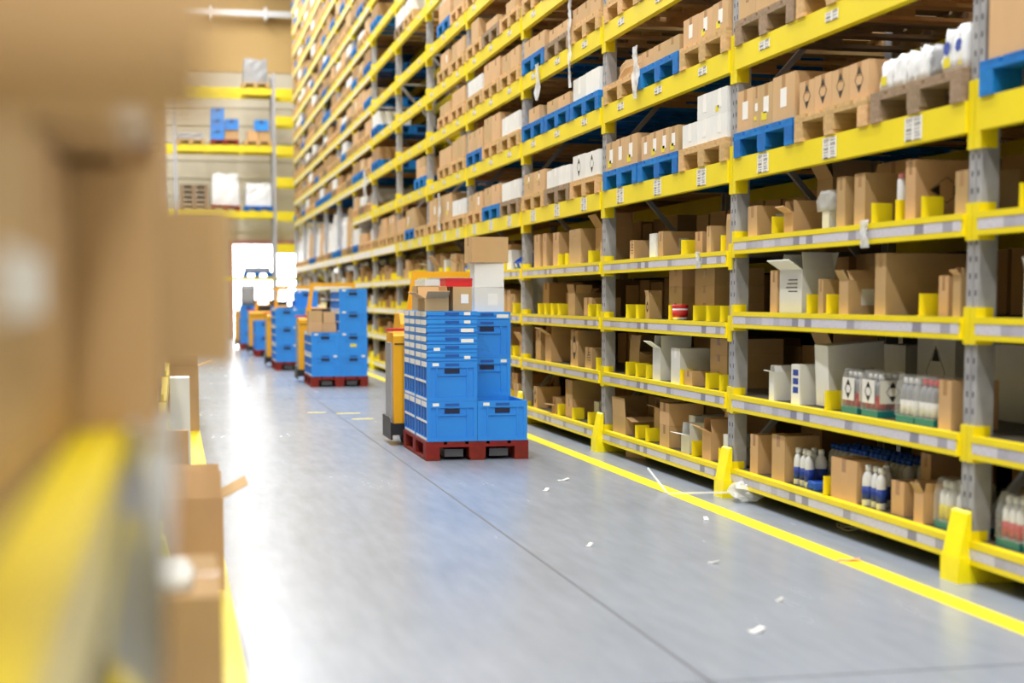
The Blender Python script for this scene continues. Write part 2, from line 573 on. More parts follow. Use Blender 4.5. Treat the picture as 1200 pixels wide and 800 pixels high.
for b in range(0, NB + 1):
    y = (b - 1) * BAY + PW / 2
    near = b <= 4
    for l in (1, 2, 3, 4):
        z = low(b, l)
        bm = link('shelf_beam', beam_low, rack, (0, y, z))
        link('price_strip', strip_low if b < 6 else strip_white, bm)
        link('beam_lip', lip_low, bm)
        link('beam_connector', con_low[0], bm)
        link('beam_connector', con_low[1], bm, (0, BL, 0))
        link('shelf_beam', beam_low, rack, (RD, y + BL, z), (0, 0, PI))
        DECKS[b, l] = link('shelf_deck', deck_low, rack, (0, y, z))
    for t, z in enumerate(TIER):
        if not has_tier(b, t) or z > zview(post_y(b)) + 0.9:
            continue
        bm = link('pallet_beam', beam_hi, rack, (0, y, z))
        c1 = link('beam_connector', con_hi[0], bm)
        c2 = link('beam_connector', con_hi[1], bm, (0, BL, 0))
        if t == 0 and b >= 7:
            link('label_or_glint_strip', strip_hi, bm)
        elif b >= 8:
            link('label_or_glint_strip', strip_glint, bm)  # painted glint along the lower beam edge
        for f in (0.17, 0.5, 0.83):
            if t == 0 and b >= 7:
                continue
            if t == 0:
                link('barcode_label', tag_big, bm, (0, BL * f, -0.068))
            else:
                link('barcode_label', tag_small, bm, (0, BL * f, -0.06))
        link('pallet_beam', beam_hi, rack, (RD, y + BL, z), (0, 0, PI))
    link('shade_panel', MB().box(RD + 0.03, RD + 0.045, 0, BL, 0.1, 1.98).mesh('shade_panel', 'shade_panel'), rack, (0, y, 0))  # added dark sheet in place of the shade behind the picking shelves

# rack standing back to back behind it
rack2 = link('pallet_rack', None, None, (X0 + RD + 0.2, Y1, 0))
tag(rack2, 'second pallet rack standing back to back behind the right-hand rack', 'rack')
for i in range(-1, NB + 1):
    link('post', pm, rack2, (0, i * BAY, 0))
    link('post', pm_back, rack2, (RD, i * BAY, 0), (0, 0, PI))
for b in range(0, NB + 1):
    y = (b - 1) * BAY + PW / 2
    for t, z in enumerate(TIER):
        if z > zview(post_y(b)) + 0.9:
            continue
        link('pallet_beam', beam_hi, rack2, (0, y, z))
        link('pallet_beam', beam_hi, rack2, (RD, y + BL, z), (0, 0, PI))

# ------------------------------------------------------------------ cartons
BAYNAME = lambda b: 'cut-off rightmost bay' if b == 0 else ('nearest full bay' if b == 1 else ORD[b] + ' bay')
SHELF = {1: 'bottom shelf', 2: 'second shelf', 3: 'third shelf', 4: 'fourth shelf'}

def carton_body(d, wd, h, mat, is_open):
    """d along x (into the rack), wd along y, origin at the base centre of the box"""
    k = ('carton', round(d, 3), round(wd, 3), round(h, 3), mat, is_open)
    if k in CACHE:
        return CACHE[k]
    m = MB()
    x, y = d / 2, wd / 2
    if is_open:
        t = 0.005
        m.box(-x, x, -y, y, 0, t)
        m.box(-x, -x + t, -y, y, t, h).box(x - t, x, -y, y, t, h)
        m.box(-x + t, x - t, -y, -y + t, t, h).box(-x + t, x - t, y - t, y, t, h)
    else:
        g = min(0.003, y * 0.1)
        m.box(-x, x, -y, y, 0, h - 0.004)
        m.box(-x, x, -y, -g, h - 0.004, h).box(-x, x, g, y, h - 0.004, h)
    CACHE[k] = m.mesh('carton', mat)
    return CACHE[k]

def tri_mark(s):
    """two black triangles of a fragile diamond with a fine outline, facing -x"""
    k = ('tri', round(s, 3))
    if k not in CACHE:
        m = MB()
        for q in (1, -1):
            m.prism([(-0.32 * s, q * 0.42 * s), (0.32 * s, q * 0.42 * s), (0, q * 0.95 * s)][::q], -0.0012, 0, 'x')
        pts = [(0, s), (0.72 * s, 0), (0, -s), (-0.72 * s, 0)]
        for i in range(4):
            a, c = pts[i], pts[(i + 1) % 4]
            m.bar((-0.0006, a[0], a[1]), (-0.0006, c[0], c[1]), 0.0012)
        CACHE[k] = m.mesh('print_mark', 'ink')
    return CACHE[k]

NAME_LOOK = {'b': 'closed brown carton', 'd': 'brown carton with black diamond print', 'o': 'open brown carton', 'w': 'closed white carton', 'wo': 'open white carton'}

def carton(kind, x, y, z, d, wd, h, label, group, rz=0.0, mark=None, detail=True, flaps=None, rot=None, mat=None):
    """x, y = base centre"""
    white = kind.startswith('w')
    op = kind.endswith('o')
    mt = mat or ('card_white' if white else 'card')
    o = link('open_carton' if op else ('white_carton' if white else 'brown_carton'), carton_body(d, wd, h, mt, op), None, (x, y, z), rot or (0, 0, rz))
    tag(o, label, 'carton', group)
    if op:
        fl_ = flaps or (R.uniform(-20, 40), R.uniform(20, 110), R.uniform(-15, 60), R.uniform(20, 100))
        t = 0.004
        fw = min(wd, d) * 0.5
        # aisle side, back side, near side, far side; angle 0 = upright, positive = folded outwards
        for side, a in enumerate(fl_):
            if a is None:
                continue
            a = math.radians(a)
            if side < 2:
                me = bmesh_box((t, wd - 0.006, fw), mt, 'flap')
                s = -1 if side == 0 else 1
                link('flap', me, o, (s * (d / 2 - t / 2), 0, h), (0, s * a, 0))
            else:
                me = bmesh_box((d - 0.014, t, fw), mt, 'flap')
                s = -1 if side == 2 else 1
                link('flap', me, o, (0, s * (wd / 2 - t / 2), h), (-s * a, 0, 0))
    elif detail:
        tw = min(0.05, wd * 0.3)
        dp = min(0.07, h * 0.4)
        m = MB().box(-d / 2 - 0.0008, d / 2 + 0.0008, -tw / 2, tw / 2, h, h + 0.0008)
        m.box(-d / 2 - 0.0008, -d / 2, -tw / 2, tw / 2, h - dp, h).box(d / 2, d / 2 + 0.0008, -tw / 2, tw / 2, h - dp, h)
        link('tape', m.mesh('tape', 'tape' if not white else 'paper'), o)
    if mark == 'label':
        a = min(0.09, d * 0.4, h * 0.4)
        link('shipping_label', MB().box(-a / 2, a / 2, -0.0012, 0, -a * 0.6, a * 0.6).mesh('label', 'paper'), o, (d * 0.12, -wd / 2, h * 0.5))
    elif mark == 'front_label':
        a = min(0.09, wd * 0.4, h * 0.4)
        link('shipping_label', MB().box(-0.0012, 0, -a / 2, a / 2, -a * 0.6, a * 0.6).mesh('label', 'paper'), o, (-d / 2, 0, h * 0.5))
        if R.random() < 0.5:
            link('sticker', MB().box(-0.0012, 0, -a / 2, a / 2, -a * 0.3, a * 0.3).mesh('sticker', 'sticker_yellow'), o, (-d / 2, wd * 0.15, h * 0.24))
    elif mark == 'diamond':
        s = min(wd * 0.45, h * 0.36)
        link('print_mark', tri_mark(s), o, (-d / 2, 0, h * 0.52))
    elif mark == 'side_diamond':
        s = min(d * 0.3, h * 0.3)
        link('print_mark', tri_mark(s), o, (d * 0.05, -wd / 2, h * 0.5), (PI / 2, 0, PI / 2))
    elif mark == 'lines':
        m = MB()
        for q in range(4):
            m.box(-0.001, 0, -wd * 0.3, wd * (0.1 + 0.05 * (q % 3)), -q * 0.022, -q * 0.022 + 0.006)
        link('print_mark', m.mesh('print', 'ink'), o, (-d / 2, 0, h * 0.75))
    elif mark == 'blueprint':
        m = MB()
        for q in range(3):
            m.box(-0.001, 0, -wd * 0.3, wd * 0.3, -q * 0.05, -q * 0.05 + 0.035)
        link('print_mark', m.mesh('print', 'ink_blue'), o, (-d / 2, 0, h * 0.72))
    return o

# ---- cartons and other goods on the four picking shelves of the three nearest bays
# (bay, shelf, setback, y of near side from the near post, width along the rack, depth, height, kind, note)
ITEMS = [
    (1, 4, 0.03, 2.66, 0.15, 0.26, 0.19, 'b', 'label'),
    (1, 4, 0.04, 2.12, 0.14, 0.22, 0.12, 'o', 'hang'),
    (1, 4, 0.36, 2.30, 0.22, 0.26, 0.34, 'o', ''),
    (1, 4, 0.05, 1.65, 0.09, 0.14, 0.10, 'w', ''),
    (1, 4, 0.03, 1.40, 0.11, 0.24, 0.27, 'b', ''),
    (1, 4, 0.03, 1.17, 0.12, 0.20, 0.27, 'b', ''),
    (1, 4, 0.50, 1.60, 0.40, 0.30, 0.39, 'b', ''),
    (1, 4, 0.03, 0.62, 0.10, 0.30, 0.29, 'd', 'sidemark'),
    (1, 4, 0.03, 0.11, 0.12, 0.25, 0.20, 'b', ''),
    (1, 3, 0.03, 2.33, 0.10, 0.22, 0.25, 'b', ''),
    (1, 3, 0.04, 1.98, 0.33, 0.20, 0.25, 'wo', 'lines'),
    (1, 3, 0.03, 1.66, 0.07, 0.20, 0.19, 'b', ''),
    (1, 3, 0.03, 1.34, 0.12, 0.18, 0.18, 'o', 'label'),
    (1, 3, 0.45, 1.75, 0.40, 0.30, 0.34, 'b', ''),
    (1, 3, 0.45, 2.25, 0.40, 0.35, 0.33, 'b', ''),
    (1, 3, 0.03, 0.91, 0.12, 0.46, 0.31, 'b', ''),
    (1, 3, 0.05, 0.31, 0.09, 0.25, 0.19, 'b', ''),
    (1, 3, 0.03, 0.16, 0.07, 0.12, 0.19, 'o', 'label'),
    (1, 2, 0.03, 2.35, 0.08, 0.14, 0.17, 'wo', 'hang'),
    (1, 2, 0.03, 1.97, 0.12, 0.20, 0.23, 'w', 'blueprint'),
    (1, 2, 0.40, 2.36, 0.24, 0.30, 0.33, 'o', ''),
    (1, 2, 0.62, 1.84, 0.34, 0.36, 0.34, 'w', ''),
    (1, 2, 0.58, 1.20, 0.42, 0.38, 0.40, 'w', 'diamond'),
    (1, 2, 0.58, 0.50, 0.42, 0.38, 0.38, 'w', ''),
    (1, 2, 0.03, 0.22, 0.12, 0.24, 0.23, 'b', ''),
    (1, 1, 0.03, 2.60, 0.12, 0.22, 0.24, 'b', ''),
    (1, 1, 0.03, 2.17, 0.20, 0.22, 0.27, 'b', ''),
    (1, 1, 0.03, 1.20, 0.32, 0.16, 0.22, 'b', ''),
    (1, 1, 0.28, 0.88, 0.10, 0.36, 0.29, 'b', ''),
    (1, 1, 0.05, 0.71, 0.13, 0.16, 0.17, 'b', ''),
    (1, 1, 0.03, 0.46, 0.10, 0.26, 0.15, 'o', 'fold'),
    (2, 4, 0.04, 2.27, 0.11, 0.16, 0.15, 'b', 'lines'),
    (2, 4, 0.03, 1.70, 0.14, 0.20, 0.18, 'w', ''),
    (2, 4, 0.05, 1.58, 0.11, 0.26, 0.19, 'b', 'label'),
    (2, 4, 0.10, 0.87, 0.14, 0.24, 0.16, 'b', ''),
    (2, 4, 0.03, 0.50, 0.08, 0.22, 0.18, 'b', ''),
    (2, 4, 0.03, 0.13, 0.08, 0.14, 0.20, 'o', 'tall'),
    (2, 3, 0.04, 1.87, 0.09, 0.10, 0.17, 'o', 'diamond'),
    (2, 3, 0.14, 1.40, 0.30, 0.36, 0.12, 'b', 'stack3'),
    (2, 3, 0.14, 0.72, 0.40, 0.36, 0.12, 'b', 'stack3'),
    (2, 2, 0.14, 2.44, 0.26, 0.30, 0.18, 'o', 'tall'),
    (2, 2, 0.03, 1.56, 0.18, 0.24, 0.24, 'wo', 'hang'),
    (2, 2, 0.03, 1.11, 0.20, 0.24, 0.25, 'w', ''),
    (2, 2, 0.03, 0.84, 0.18, 0.24, 0.10, 'b', ''),
    (2, 2, 0.14, 0.46, 0.33, 0.40, 0.11, 'b', 'stack3'),
    (2, 1, 0.03, 2.44, 0.36, 0.30, 0.14, 'o', 'tall'),
    (2, 1, 0.14, 1.90, 0.14, 0.20, 0.25, 'o', 'hang'),
    (2, 1, 0.03, 1.34, 0.22, 0.26, 0.16, 'b', 'stack2'),
    (2, 1, 0.14, 1.10, 0.12, 0.24, 0.25, 'w', ''),
    (2, 1, 0.03, 0.90, 0.17, 0.22, 0.13, 'wo', 'hang'),
    (2, 1, 0.03, 0.45, 0.18, 0.20, 0.19, 'o', 'hang'),
    (2, 1, 0.25, 0.55, 0.24, 0.28, 0.30, 'o', ''),
    (2, 1, 0.03, 0.12, 0.10, 0.20, 0.20, 'w', ''),
    (3, 4, 0.03, 2.38, 0.25, 0.30, 0.32, 'b', ''),
    (3, 4, 0.03, 2.12, 0.14, 0.30, 0.32, 'b', ''),
    (3, 4, 0.03, 1.62, 0.24, 0.28, 0.31, 'b', ''),
    (3, 4, 0.03, 0.85, 0.40, 0.28, 0.31, 'b', ''),
    (3, 4, 0.14, 0.50, 0.26, 0.26, 0.31, 'o', ''),
    (3, 4, 0.03, 0.12, 0.10, 0.20, 0.18, 'b', ''),
    (3, 3, 0.14, 2.45, 0.25, 0.34, 0.31, 'b', ''),
    (3, 3, 0.25, 1.90, 0.30, 0.30, 0.21, 'b', ''),
    (3, 3, 0.05, 1.12, 0.24, 0.16, 0.20, 'o', 'tip'),
    (3, 3, 0.05, 0.56, 0.24, 0.26, 0.16, 'b', ''),
    (3, 2, 0.05, 2.42, 0.22, 0.26, 0.29, 'b', ''),
    (3, 2, 0.03, 1.92, 0.24, 0.26, 0.26, 'o', 'hang'),
    (3, 2, 0.03, 0.94, 0.24, 0.26, 0.32, 'd', 'diamond'),
    (3, 2, 0.03, 0.48, 0.20, 0.20, 0.18, 'b', 'lines'),
    (3, 1, 0.03, 2.49, 0.15, 0.24, 0.21, 'd', 'diamond'),
    (3, 1, 0.15, 2.00, 0.30, 0.26, 0.12, 'b', ''),
    (3, 1, 0.03, 1.74, 0.15, 0.18, 0.08, 'o', 'hang'),
    (3, 1, 0.05, 1.20, 0.24, 0.34, 0.17, 'b', 'stack2'),
    (3, 1, 0.14, 0.62, 0.17, 0.24, 0.18, 'w', ''),
]
# goods of the farther bays and the bay cut off at the right edge, by the same slots
RS = random.Random(5)
for b in [0] + list(range(4, NB + 1)):
    for l in (1, 2, 3, 4):
        y = 0.10
        lim = 0.28 if b < 2 else 0.3
        while y < 2.6:
            wd = RS.choice((0.12, 0.18, 0.22, 0.24, 0.3, 0.4)) if b < 9 else RS.choice((0.24, 0.35, 0.45))
            if y + wd > 2.80:
                break
            if RS.random() < (0.78 if b < 9 else 0.66):
                k = RS.choices(('b', 'd', 'o', 'w', 'wo'), (55, 6, 24, 10, 5))[0]
                ITEMS.append((b, l, RS.choice((0.03, 0.05, 0.13)), y, wd - 0.012, RS.uniform(0.24, 0.42), RS.uniform(0.13, lim) if k != 'o' else RS.uniform(0.12, 0.2), k, RS.choice(('', '', '', 'label', 'hang' if k.endswith('o') else ''))))
            y += wd + 0.02
ITEMS = [i for i in ITEMS if not (i[0] == 0 and i[1] == 1 and i[3] + i[4] > 2.0) and not (i[0] in (4, 5) and i[1] == 4 and i[3] < 0.56)]
# back row of cartons deeper on the shelves
for b in range(0, 9):
    for l in (1, 2, 3, 4):
        y = 0.08
        while y < 2.4:
            wd = RS.choice((0.3, 0.36, 0.42))
            if RS.random() < (0.97 if l == 4 else 0.75) and not (b == 1 and l == 2):
                y1 = y + wd
                clash = any(i[0] == b and i[1] == l and i[2] + i[5] > 0.60 and i[3] < y1 + 0.02 and i[3] + i[4] > y - 0.02 for i in ITEMS)
                if not clash:
                    ITEMS.append((b, l, 0.66, y, wd - 0.02, 0.38, (RS.uniform(0.27, 0.34) if l < 4 else (RS.uniform(0.32, 0.35) if b <= 1 else RS.uniform(0.36, 0.42))), 'b', 'rear'))
            y += wd + 0.02

BOTTLE_ZONES = {(1, 1): [(1.74, 2.12), (0.92, 1.16), (0.12, 0.42)], (1, 2): [(0.44, 1.45)]}
groups = {}
for it in ITEMS:
    groups.setdefault((it[0], it[1]), []).append(it)
SHELF_CARTONS = []
for (b, l), its in groups.items():
    front = sorted([i for i in its if i[8] != 'rear'], key=lambda i: -i[3])
    rear = sorted([i for i in its if i[8] == 'rear'], key=lambda i: -i[3])
    for row, seq in (('', front), ('rear row of ', rear)):
        for n, i in enumerate(seq, 1):
            SHELF_CARTONS.append((i, n, row))
def shelf_carton(i, n, row):
    b, l, sb, y, wd, d, h, k, note = i
    yb = post_y(b - 1)
    x = X0 + sb + d / 2
    z = low(b, l)
    white = k.startswith('w')
    look = NAME_LOOK[k]
    lab = '%s, %s from left in %s%s, %s' % (look, ORD[n], row, SHELF[l], BAYNAME(b))
    grp = 'cartons on the picking shelves'
    mark = {'label': 'label', 'lines': 'lines', 'diamond': 'diamond', 'sidemark': 'side_diamond', 'blueprint': 'blueprint'}.get(note)
    if k == 'd' and not mark:
        mark = 'diamond'
    flaps = None
    if note == 'hang':
        flaps = (R.uniform(55, 85), R.uniform(0, 30), R.uniform(-30, 3), R.uniform(-20, 3))
    elif note == 'tall':
        flaps = (R.uniform(-8, 8), R.uniform(0, 30), 100, 15)
    elif note == 'fold':
        flaps = (30, 20, 20, 10)
    elif note == 'tip':
        flaps = (10, 60, 20, 5)
    if k.endswith('o') and flaps is None:
        flaps = (R.uniform(-5, 60), R.uniform(-5, 25), R.uniform(-40, 3), R.uniform(-30, 3))
    detail = b <= 5 and note != 'rear'
    layers = {'stack3': 3, 'stack2': 2}.get(note, 1)
    rz = R.uniform(-0.03, 0.03) if layers == 1 and wd < 0.25 else 0
    for q in range(layers):
        la = lab if layers == 1 else '%s, %s in stack %s from left, %s, %s' % (look.replace('closed ', ''),  ('lowest', 'middle' if layers == 3 else 'topmost', 'topmost')[q], ORD[n], SHELF[l], BAYNAME(b))
        carton(k, x, yb + y + wd / 2, z + 0.0005 + q * (h + 0.001), d, wd, h, la, grp, rz, mark, detail, flaps)
NCOUNT = {'b': 0, 'w': 0, 'o': 0}
CAP = {'b': 275, 'w': 150, 'o': 150}
kindof = lambda k: 'o' if k.endswith('o') else ('w' if k == 'w' else 'b')
SHELF_REST = []
for a in SHELF_CARTONS:
    if a[0][0] <= 6 and a[0][8] != 'rear':
        shelf_carton(*a)
        NCOUNT[kindof(a[0][7])] += {'stack3': 3, 'stack2': 2}.get(a[0][8], 1)
    else:
        SHELF_REST.append(a)

# yellow dividers every 0.265 m wherever nothing stands across them
DIV = {(1, 4): '803210', (1, 3): '65310', (1, 2): '54', (1, 1): '7532', (2, 4): '8630', (2, 3): '874210', (2, 2): '8764310', (2, 1): '76520',
       (3, 4): '541', (3, 3): '876510', (3, 2): '0', (3, 1): '531'}
RD_ = random.Random(4)
for (b, l), its in groups.items():
    if b > 8:
        continue
    for k in range(10):
        y = 0.24 + 0.265 * k
        if (b, l) in DIV:
            if str(k) not in DIV[b, l]:
                continue
        elif RD_.random() < 0.35:
            continue
        if any(i[2] < 0.125 and i[3] - 0.012 < y + 0.03 and i[3] + i[4] + 0.012 > y for i in its):
            continue
        if any(a - 0.02 < y < c for a, c in BOTTLE_ZONES.get((b, l), [])) or (b in (4, 5) and l == 4 and y < 0.56):
            continue
        link('divider', divider_me, DECKS[b, l], (0.005 + 0.0, y - PW / 2, 0.002))

# ------------------------------------------------------------------ pallets
def pallet_parts(wd, ln=1.2):
    """wd along y (aisle side), ln along x; height 0.15"""
    top, blk, bot, cross = [], [], [], []
    n = 5
    bw = wd / (n + 0.75)
    for i in range(n):
        y = -wd / 2 + bw / 2 + i * (wd - bw) / (n - 1)
        top.append((0, y, 0.127, ln, bw, 0.022))
    for sx in (-1, 0, 1):
        cross.append((sx * (ln / 2 - 0.07), 0, 0.105, 0.14, wd, 0.0215))
        for sy in (-1, 0, 1):
            blk.append((sx * (ln / 2 - 0.07), sy * (wd / 2 - 0.055), 0.0225, 0.14, 0.11 if sy else 0.13, 0.082))
    for sy in (-1, 0, 1):
        bot.append((0, sy * (wd / 2 - 0.055), 0.0, ln, 0.11, 0.022))
    return top, cross, blk, bot

PH = 0.15
def pallet_merged(wd, mat):
    k = ('pal', wd, mat)
    if k not in CACHE:
        m = MB()
        for grp in pallet_parts(wd):
            for x, y, z, a, c, h in grp:
                m.box(x - a / 2, x + a / 2, y - c / 2, y + c / 2, z, z + h)
        CACHE[k] = m.mesh('pallet', mat)
    return CACHE[k]

def pallet(x, y, z, wd, mat, label, group, parts=True, rz=0.0):
    if not parts:
        o = link('pallet', pallet_merged(wd, mat), None, (x, y, z), (0, 0, rz))
    else:
        o = link('pallet', None, None, (x, y, z), (0, 0, rz))
        for nm, grp in zip(('top_board', 'stringer_board', 'block', 'bottom_board'), pallet_parts(wd)):
            for px, py, pz, a, c, h in grp:
                link(nm, bmesh_box((a, c, h), mat, nm), o, (px, py, pz))
    return tag(o, label, 'pallet', group)

PAL_LOOK = {'wood': 'pale wooden pallet', 'wood_old': 'grey weathered wooden pallet', 'wood_blue': 'blue painted pallet', 'wood_red': 'red painted pallet'}
# hand-set loads: (bay, tier): three slots from near to far: (pallet, kind, [widths], [layer heights], note)
LOADS = {
    (1, 0): [('wood_old', 'pack', [.13, .13, .13, .1, .18, .18], [.17], ''), ('wood', 'd', [.22, .22, .22, .2], [.185], 'diamond'), ('wood_blue', 'b', [.32, .2, .1, .26], [.26], 'front_label')],
    (0, 0): [('wood', 'b', [.4, .4], [.2], ''), ('wood', 'b', [.4, .4], [.25], ''), ('wood_blue', 'b', [.4, .44], [.3], '')],
    (2, 0): [('wood', 'w', [.28, .28, .3], [.16, .16], 'front_label'), ('wood_blue', 'b', [.2, .2, .24, .2], [.19], 'front_label'), ('wood_blue', 'b', [.34, .22, .28], [.23], 'front_label')],
    (3, 0): [('wood', 'w', [.44, .4], [.22], 'diamond'), ('wood_old', 'w', [.2, .2, .24, .2], [.17], ''), ('wood', 'b', [.44, .42], [.1, .1], 'front_label')],
    (1, 1): [('wood', 'b', [.4, .4], [.2], ''), ('wood', 'b', [.4, .44], [.2], 'front_label'), ('wood_old', 'b', [.3, .3, .28], [.16], '')],
    (2, 1): [('wood', 'b', [.28, .28, .3], [.19], 'front_label'), ('wood_blue', 'b', [.3, .28, .28], [.12], ''), ('wood', 'wrap', [.86], [.19], '')],
    (3, 1): [('wood_blue', 'w', [.42, .42], [.2], 'front_label'), ('wood_blue', 'b', [.42, .42], [.12], ''), ('wood_blue', 'b', [.44], [.14], '')],
    (2, 2): [('wood', 'b', [.3, .3], [.15], ''), ('wood_old', 'b', [.4, .4], [.14], ''), ('wood', 'b', [.3, .3, .25], [.16], '')],
    (3, 2): [('wood', 'b', [.3, .28, .3], [.15], ''), ('wood_old', 'b', [.4, .3], [.11], ''), ('wood_blue', 'b', [.4, .44], [.17], '')],
    (4, 0): [('wood_old', 'w', [.42, .42], [.2], ''), ('wood_blue', 'b', [.42, .4], [.22], ''), ('wood', 'b', [.4, .4], [.2], 'front_label')],
    (4, 1): [('wood', 'w', [.42, .4], [.2], 'front_label'), ('wood', 'b', [.42, .42], [.3], ''), ('wood_blue', 'b', [.3, .3, .25], [.24], '')],
    (4, 2): [('wood', 'b', [.4, .42], [.2], ''), ('wood', 'b', [.42, .42], [.26], ''), ('wood', 'w', [.28, .28, .28], [.09, .09], '')],
    (4, 3): [('wood', 'b', [.42], [.12], ''), ('wood_old', 'b', [.3, .3], [.1], ''), ('wood', 'b', [.42], [.26], '')],
}
RL = random.Random(23)
PALLETS = []      # (bay, tier, slot, wood, kind, widths, layers, note)
for b in range(0, NB + 1):
    for t, z in enumerate(TIER):
        if not has_tier(b, t) or z > zview(post_y(b)) + 0.25:
            continue
        clear = (TIER[t + 1] if t + 1 < len(TIER) else z + 0.7) - z - 0.14 - PH - 0.06
        if b >= 9 and t == 0:
            clear = TIER[2] - z - 0.14 - PH - 0.08
        for s in range(3):
            if (b, t) in LOADS:
                wdn, kind, ws, hs, note = LOADS[b, t][s]
                hs = [min(h, clear) for h in hs] if len(hs) == 1 else hs
            else:
                wdn = RL.choices(('wood', 'wood_old', 'wood_blue'), (60, 18, 22))[0]
                kind = RL.choices(('b', 'w', 'wrap', 'none'), (66, 18, 11, 5) if b < 9 else (46, 24, 26, 4))[0]
                ws = RL.choice(([.42, .42], [.28, .28, .28], [.3, .3], [.42, .3], [.2, .3, .34], [.84]))
                hs = RL.choice(([RL.uniform(.12, clear)], [RL.uniform(.14, clear)], [clear * 0.45, clear * 0.45]))
                note = RL.choice(('', '', 'front_label'))
                if kind == 'wrap':
                    ws, hs = [.84], [RL.uniform(clear * 0.6, clear)]
                if b >= 9 and t == 0:
                    kind, ws, hs = 'wrap', [.84], [RL.uniform(clear * 0.7, clear)]
            if b in (6, 7) and 1 <= t <= 7 and RL.random() < 0.75 or (b == 5 and s == 2 and 1 <= t < 6):
                continue
            PALLETS.append((b, t, s, wdn, kind, ws, hs, note))

def wrapped_mesh(d, wd, h, seed):
    """shrink-wrapped load: a lumpy, slightly slumped block"""
    rr = random.Random(seed)
    m = MB()
    nx, ny, nz = 4, 5, 4
    idx = {}
    def V(i, j, k):
        if (i, j, k) not in idx:
            u, v, ww = i / nx * 2 - 1, j / ny * 2 - 1, k / nz
            r = 1 - 0.10 * ww * ww * rr.uniform(0.5, 1.4)
            c = 1 - 0.06 * (abs(u * v) ** 3)
            idx[i, j, k] = len(m.v)
            m.v.append((u * d / 2 * r * c + (rr.uniform(-0.012, 0.012) if 0 < k else 0), v * wd / 2 * r * c + (rr.uniform(-0.012, 0.012) if 0 < k else 0), ww * h * (1 if k < nz else rr.uniform(0.88, 1.0))))
        return idx[i, j, k]
    for i in range(nx):
        for j in range(ny):
            m.f.append((V(i, j, 0), V(i, j + 1, 0), V(i + 1, j + 1, 0), V(i + 1, j, 0)))
            m.f.append((V(i, j, nz), V(i + 1, j, nz), V(i + 1, j + 1, nz), V(i, j + 1, nz)))
    for k in range(nz):
        for i in range(nx):
            m.f.append((V(i, 0, k), V(i + 1, 0, k), V(i + 1, 0, k + 1), V(i, 0, k + 1)))
            m.f.append((V(i + 1, ny, k), V(i, ny, k), V(i, ny, k + 1), V(i + 1, ny, k + 1)))
        for j in range(ny):
            m.f.append((V(0, j + 1, k), V(0, j, k), V(0, j, k + 1), V(0, j + 1, k + 1)))
            m.f.append((V(nx, j, k), V(nx, j + 1, k), V(nx, j + 1, k + 1), V(nx, j, k + 1)))
    m.m = [0] * len(m.f)
    return m

WRAPS = []
for sd in range(6):
    WRAPS.append(wrapped_mesh(1.05, 0.84, 1.0, sd))
def wrap_load(x, y, z, h, sd, label, mat):
    src = WRAPS[sd % 6]
    m = MB()
    m.v = [(a, c, e * h) for a, c, e in src.v]
    m.f, m.m = src.f, src.m
    o = link('wrapped_load', m.mesh('wrapped_load', mat), None, (x, y, z))
    return tag(o, label, 'wrapped load', 'film-wrapped loads on pallets')

SLOTN = ('right', 'middle', 'left')
TIERN = lambda t: ORD[t + 1] + ' pallet tier'
SLOT = BL / 3
CART = []
for b, t, s, wdn, kind, ws, hs, note in PALLETS:
    z = TIER[t]
    y = post_y(b - 1) + PW / 2 + SLOT * (s + 0.5)
    x = X0 - 0.035 + 0.6
    z += 0.0005
    near = b <= 4 or (b == 5 and t < 4)
    pw = 0.92
    pallet(x, y, z, pw, wdn, '%s, %s of three, %s, %s' % (PAL_LOOK[wdn], SLOTN[s], TIERN(t), BAYNAME(b)), 'pallets on the rack tiers', parts=near)
    zt = z + PH
    if kind == 'none':
        continue
    if kind == 'wrap':
        h = hs[0]
        mt = RL.choice(('film_white', 'plastic_white', 'plastic_white', 'card'))
        look = {'card': 'brown'}.get(mt, 'white')
        if (b, t, s) == (2, 1, 2):
            mt, look = 'card', 'film-covered brown'
        wrap_load(x, y, zt + 0.001, h, RL.randrange(6), '%s wrapped load on %s pallet of three, %s, %s' % (look, SLOTN[s], TIERN(t), BAYNAME(b)), mt)
        continue
    if kind == 'pack':
        continue
    tot = sum(ws) + 0.004 * (len(ws) - 1)
    sc = min(1, 0.9 / tot)
    zz = zt
    for li, h in enumerate(hs):
        yy = y - tot * sc / 2
        d = 0.55
        for wi, wd in enumerate(ws):
            if li and len(ws) > 2 and wi == len(ws) - 1 and (b, t) == (2, 0):
                continue
            wd = wd * sc
            hh = h * (1 if len(hs) > 1 else R.uniform(0.94, 1.0))
            CART.append(dict(b=b, t=t, kind=kind, x=x - 0.6 + 0.02 + d / 2, y=yy + wd / 2, z=zz + 0.001, d=d, wd=wd, h=hh, note=note, li=li, nl=len(hs)))
            yy += wd + 0.004
        zz += h + 0.001

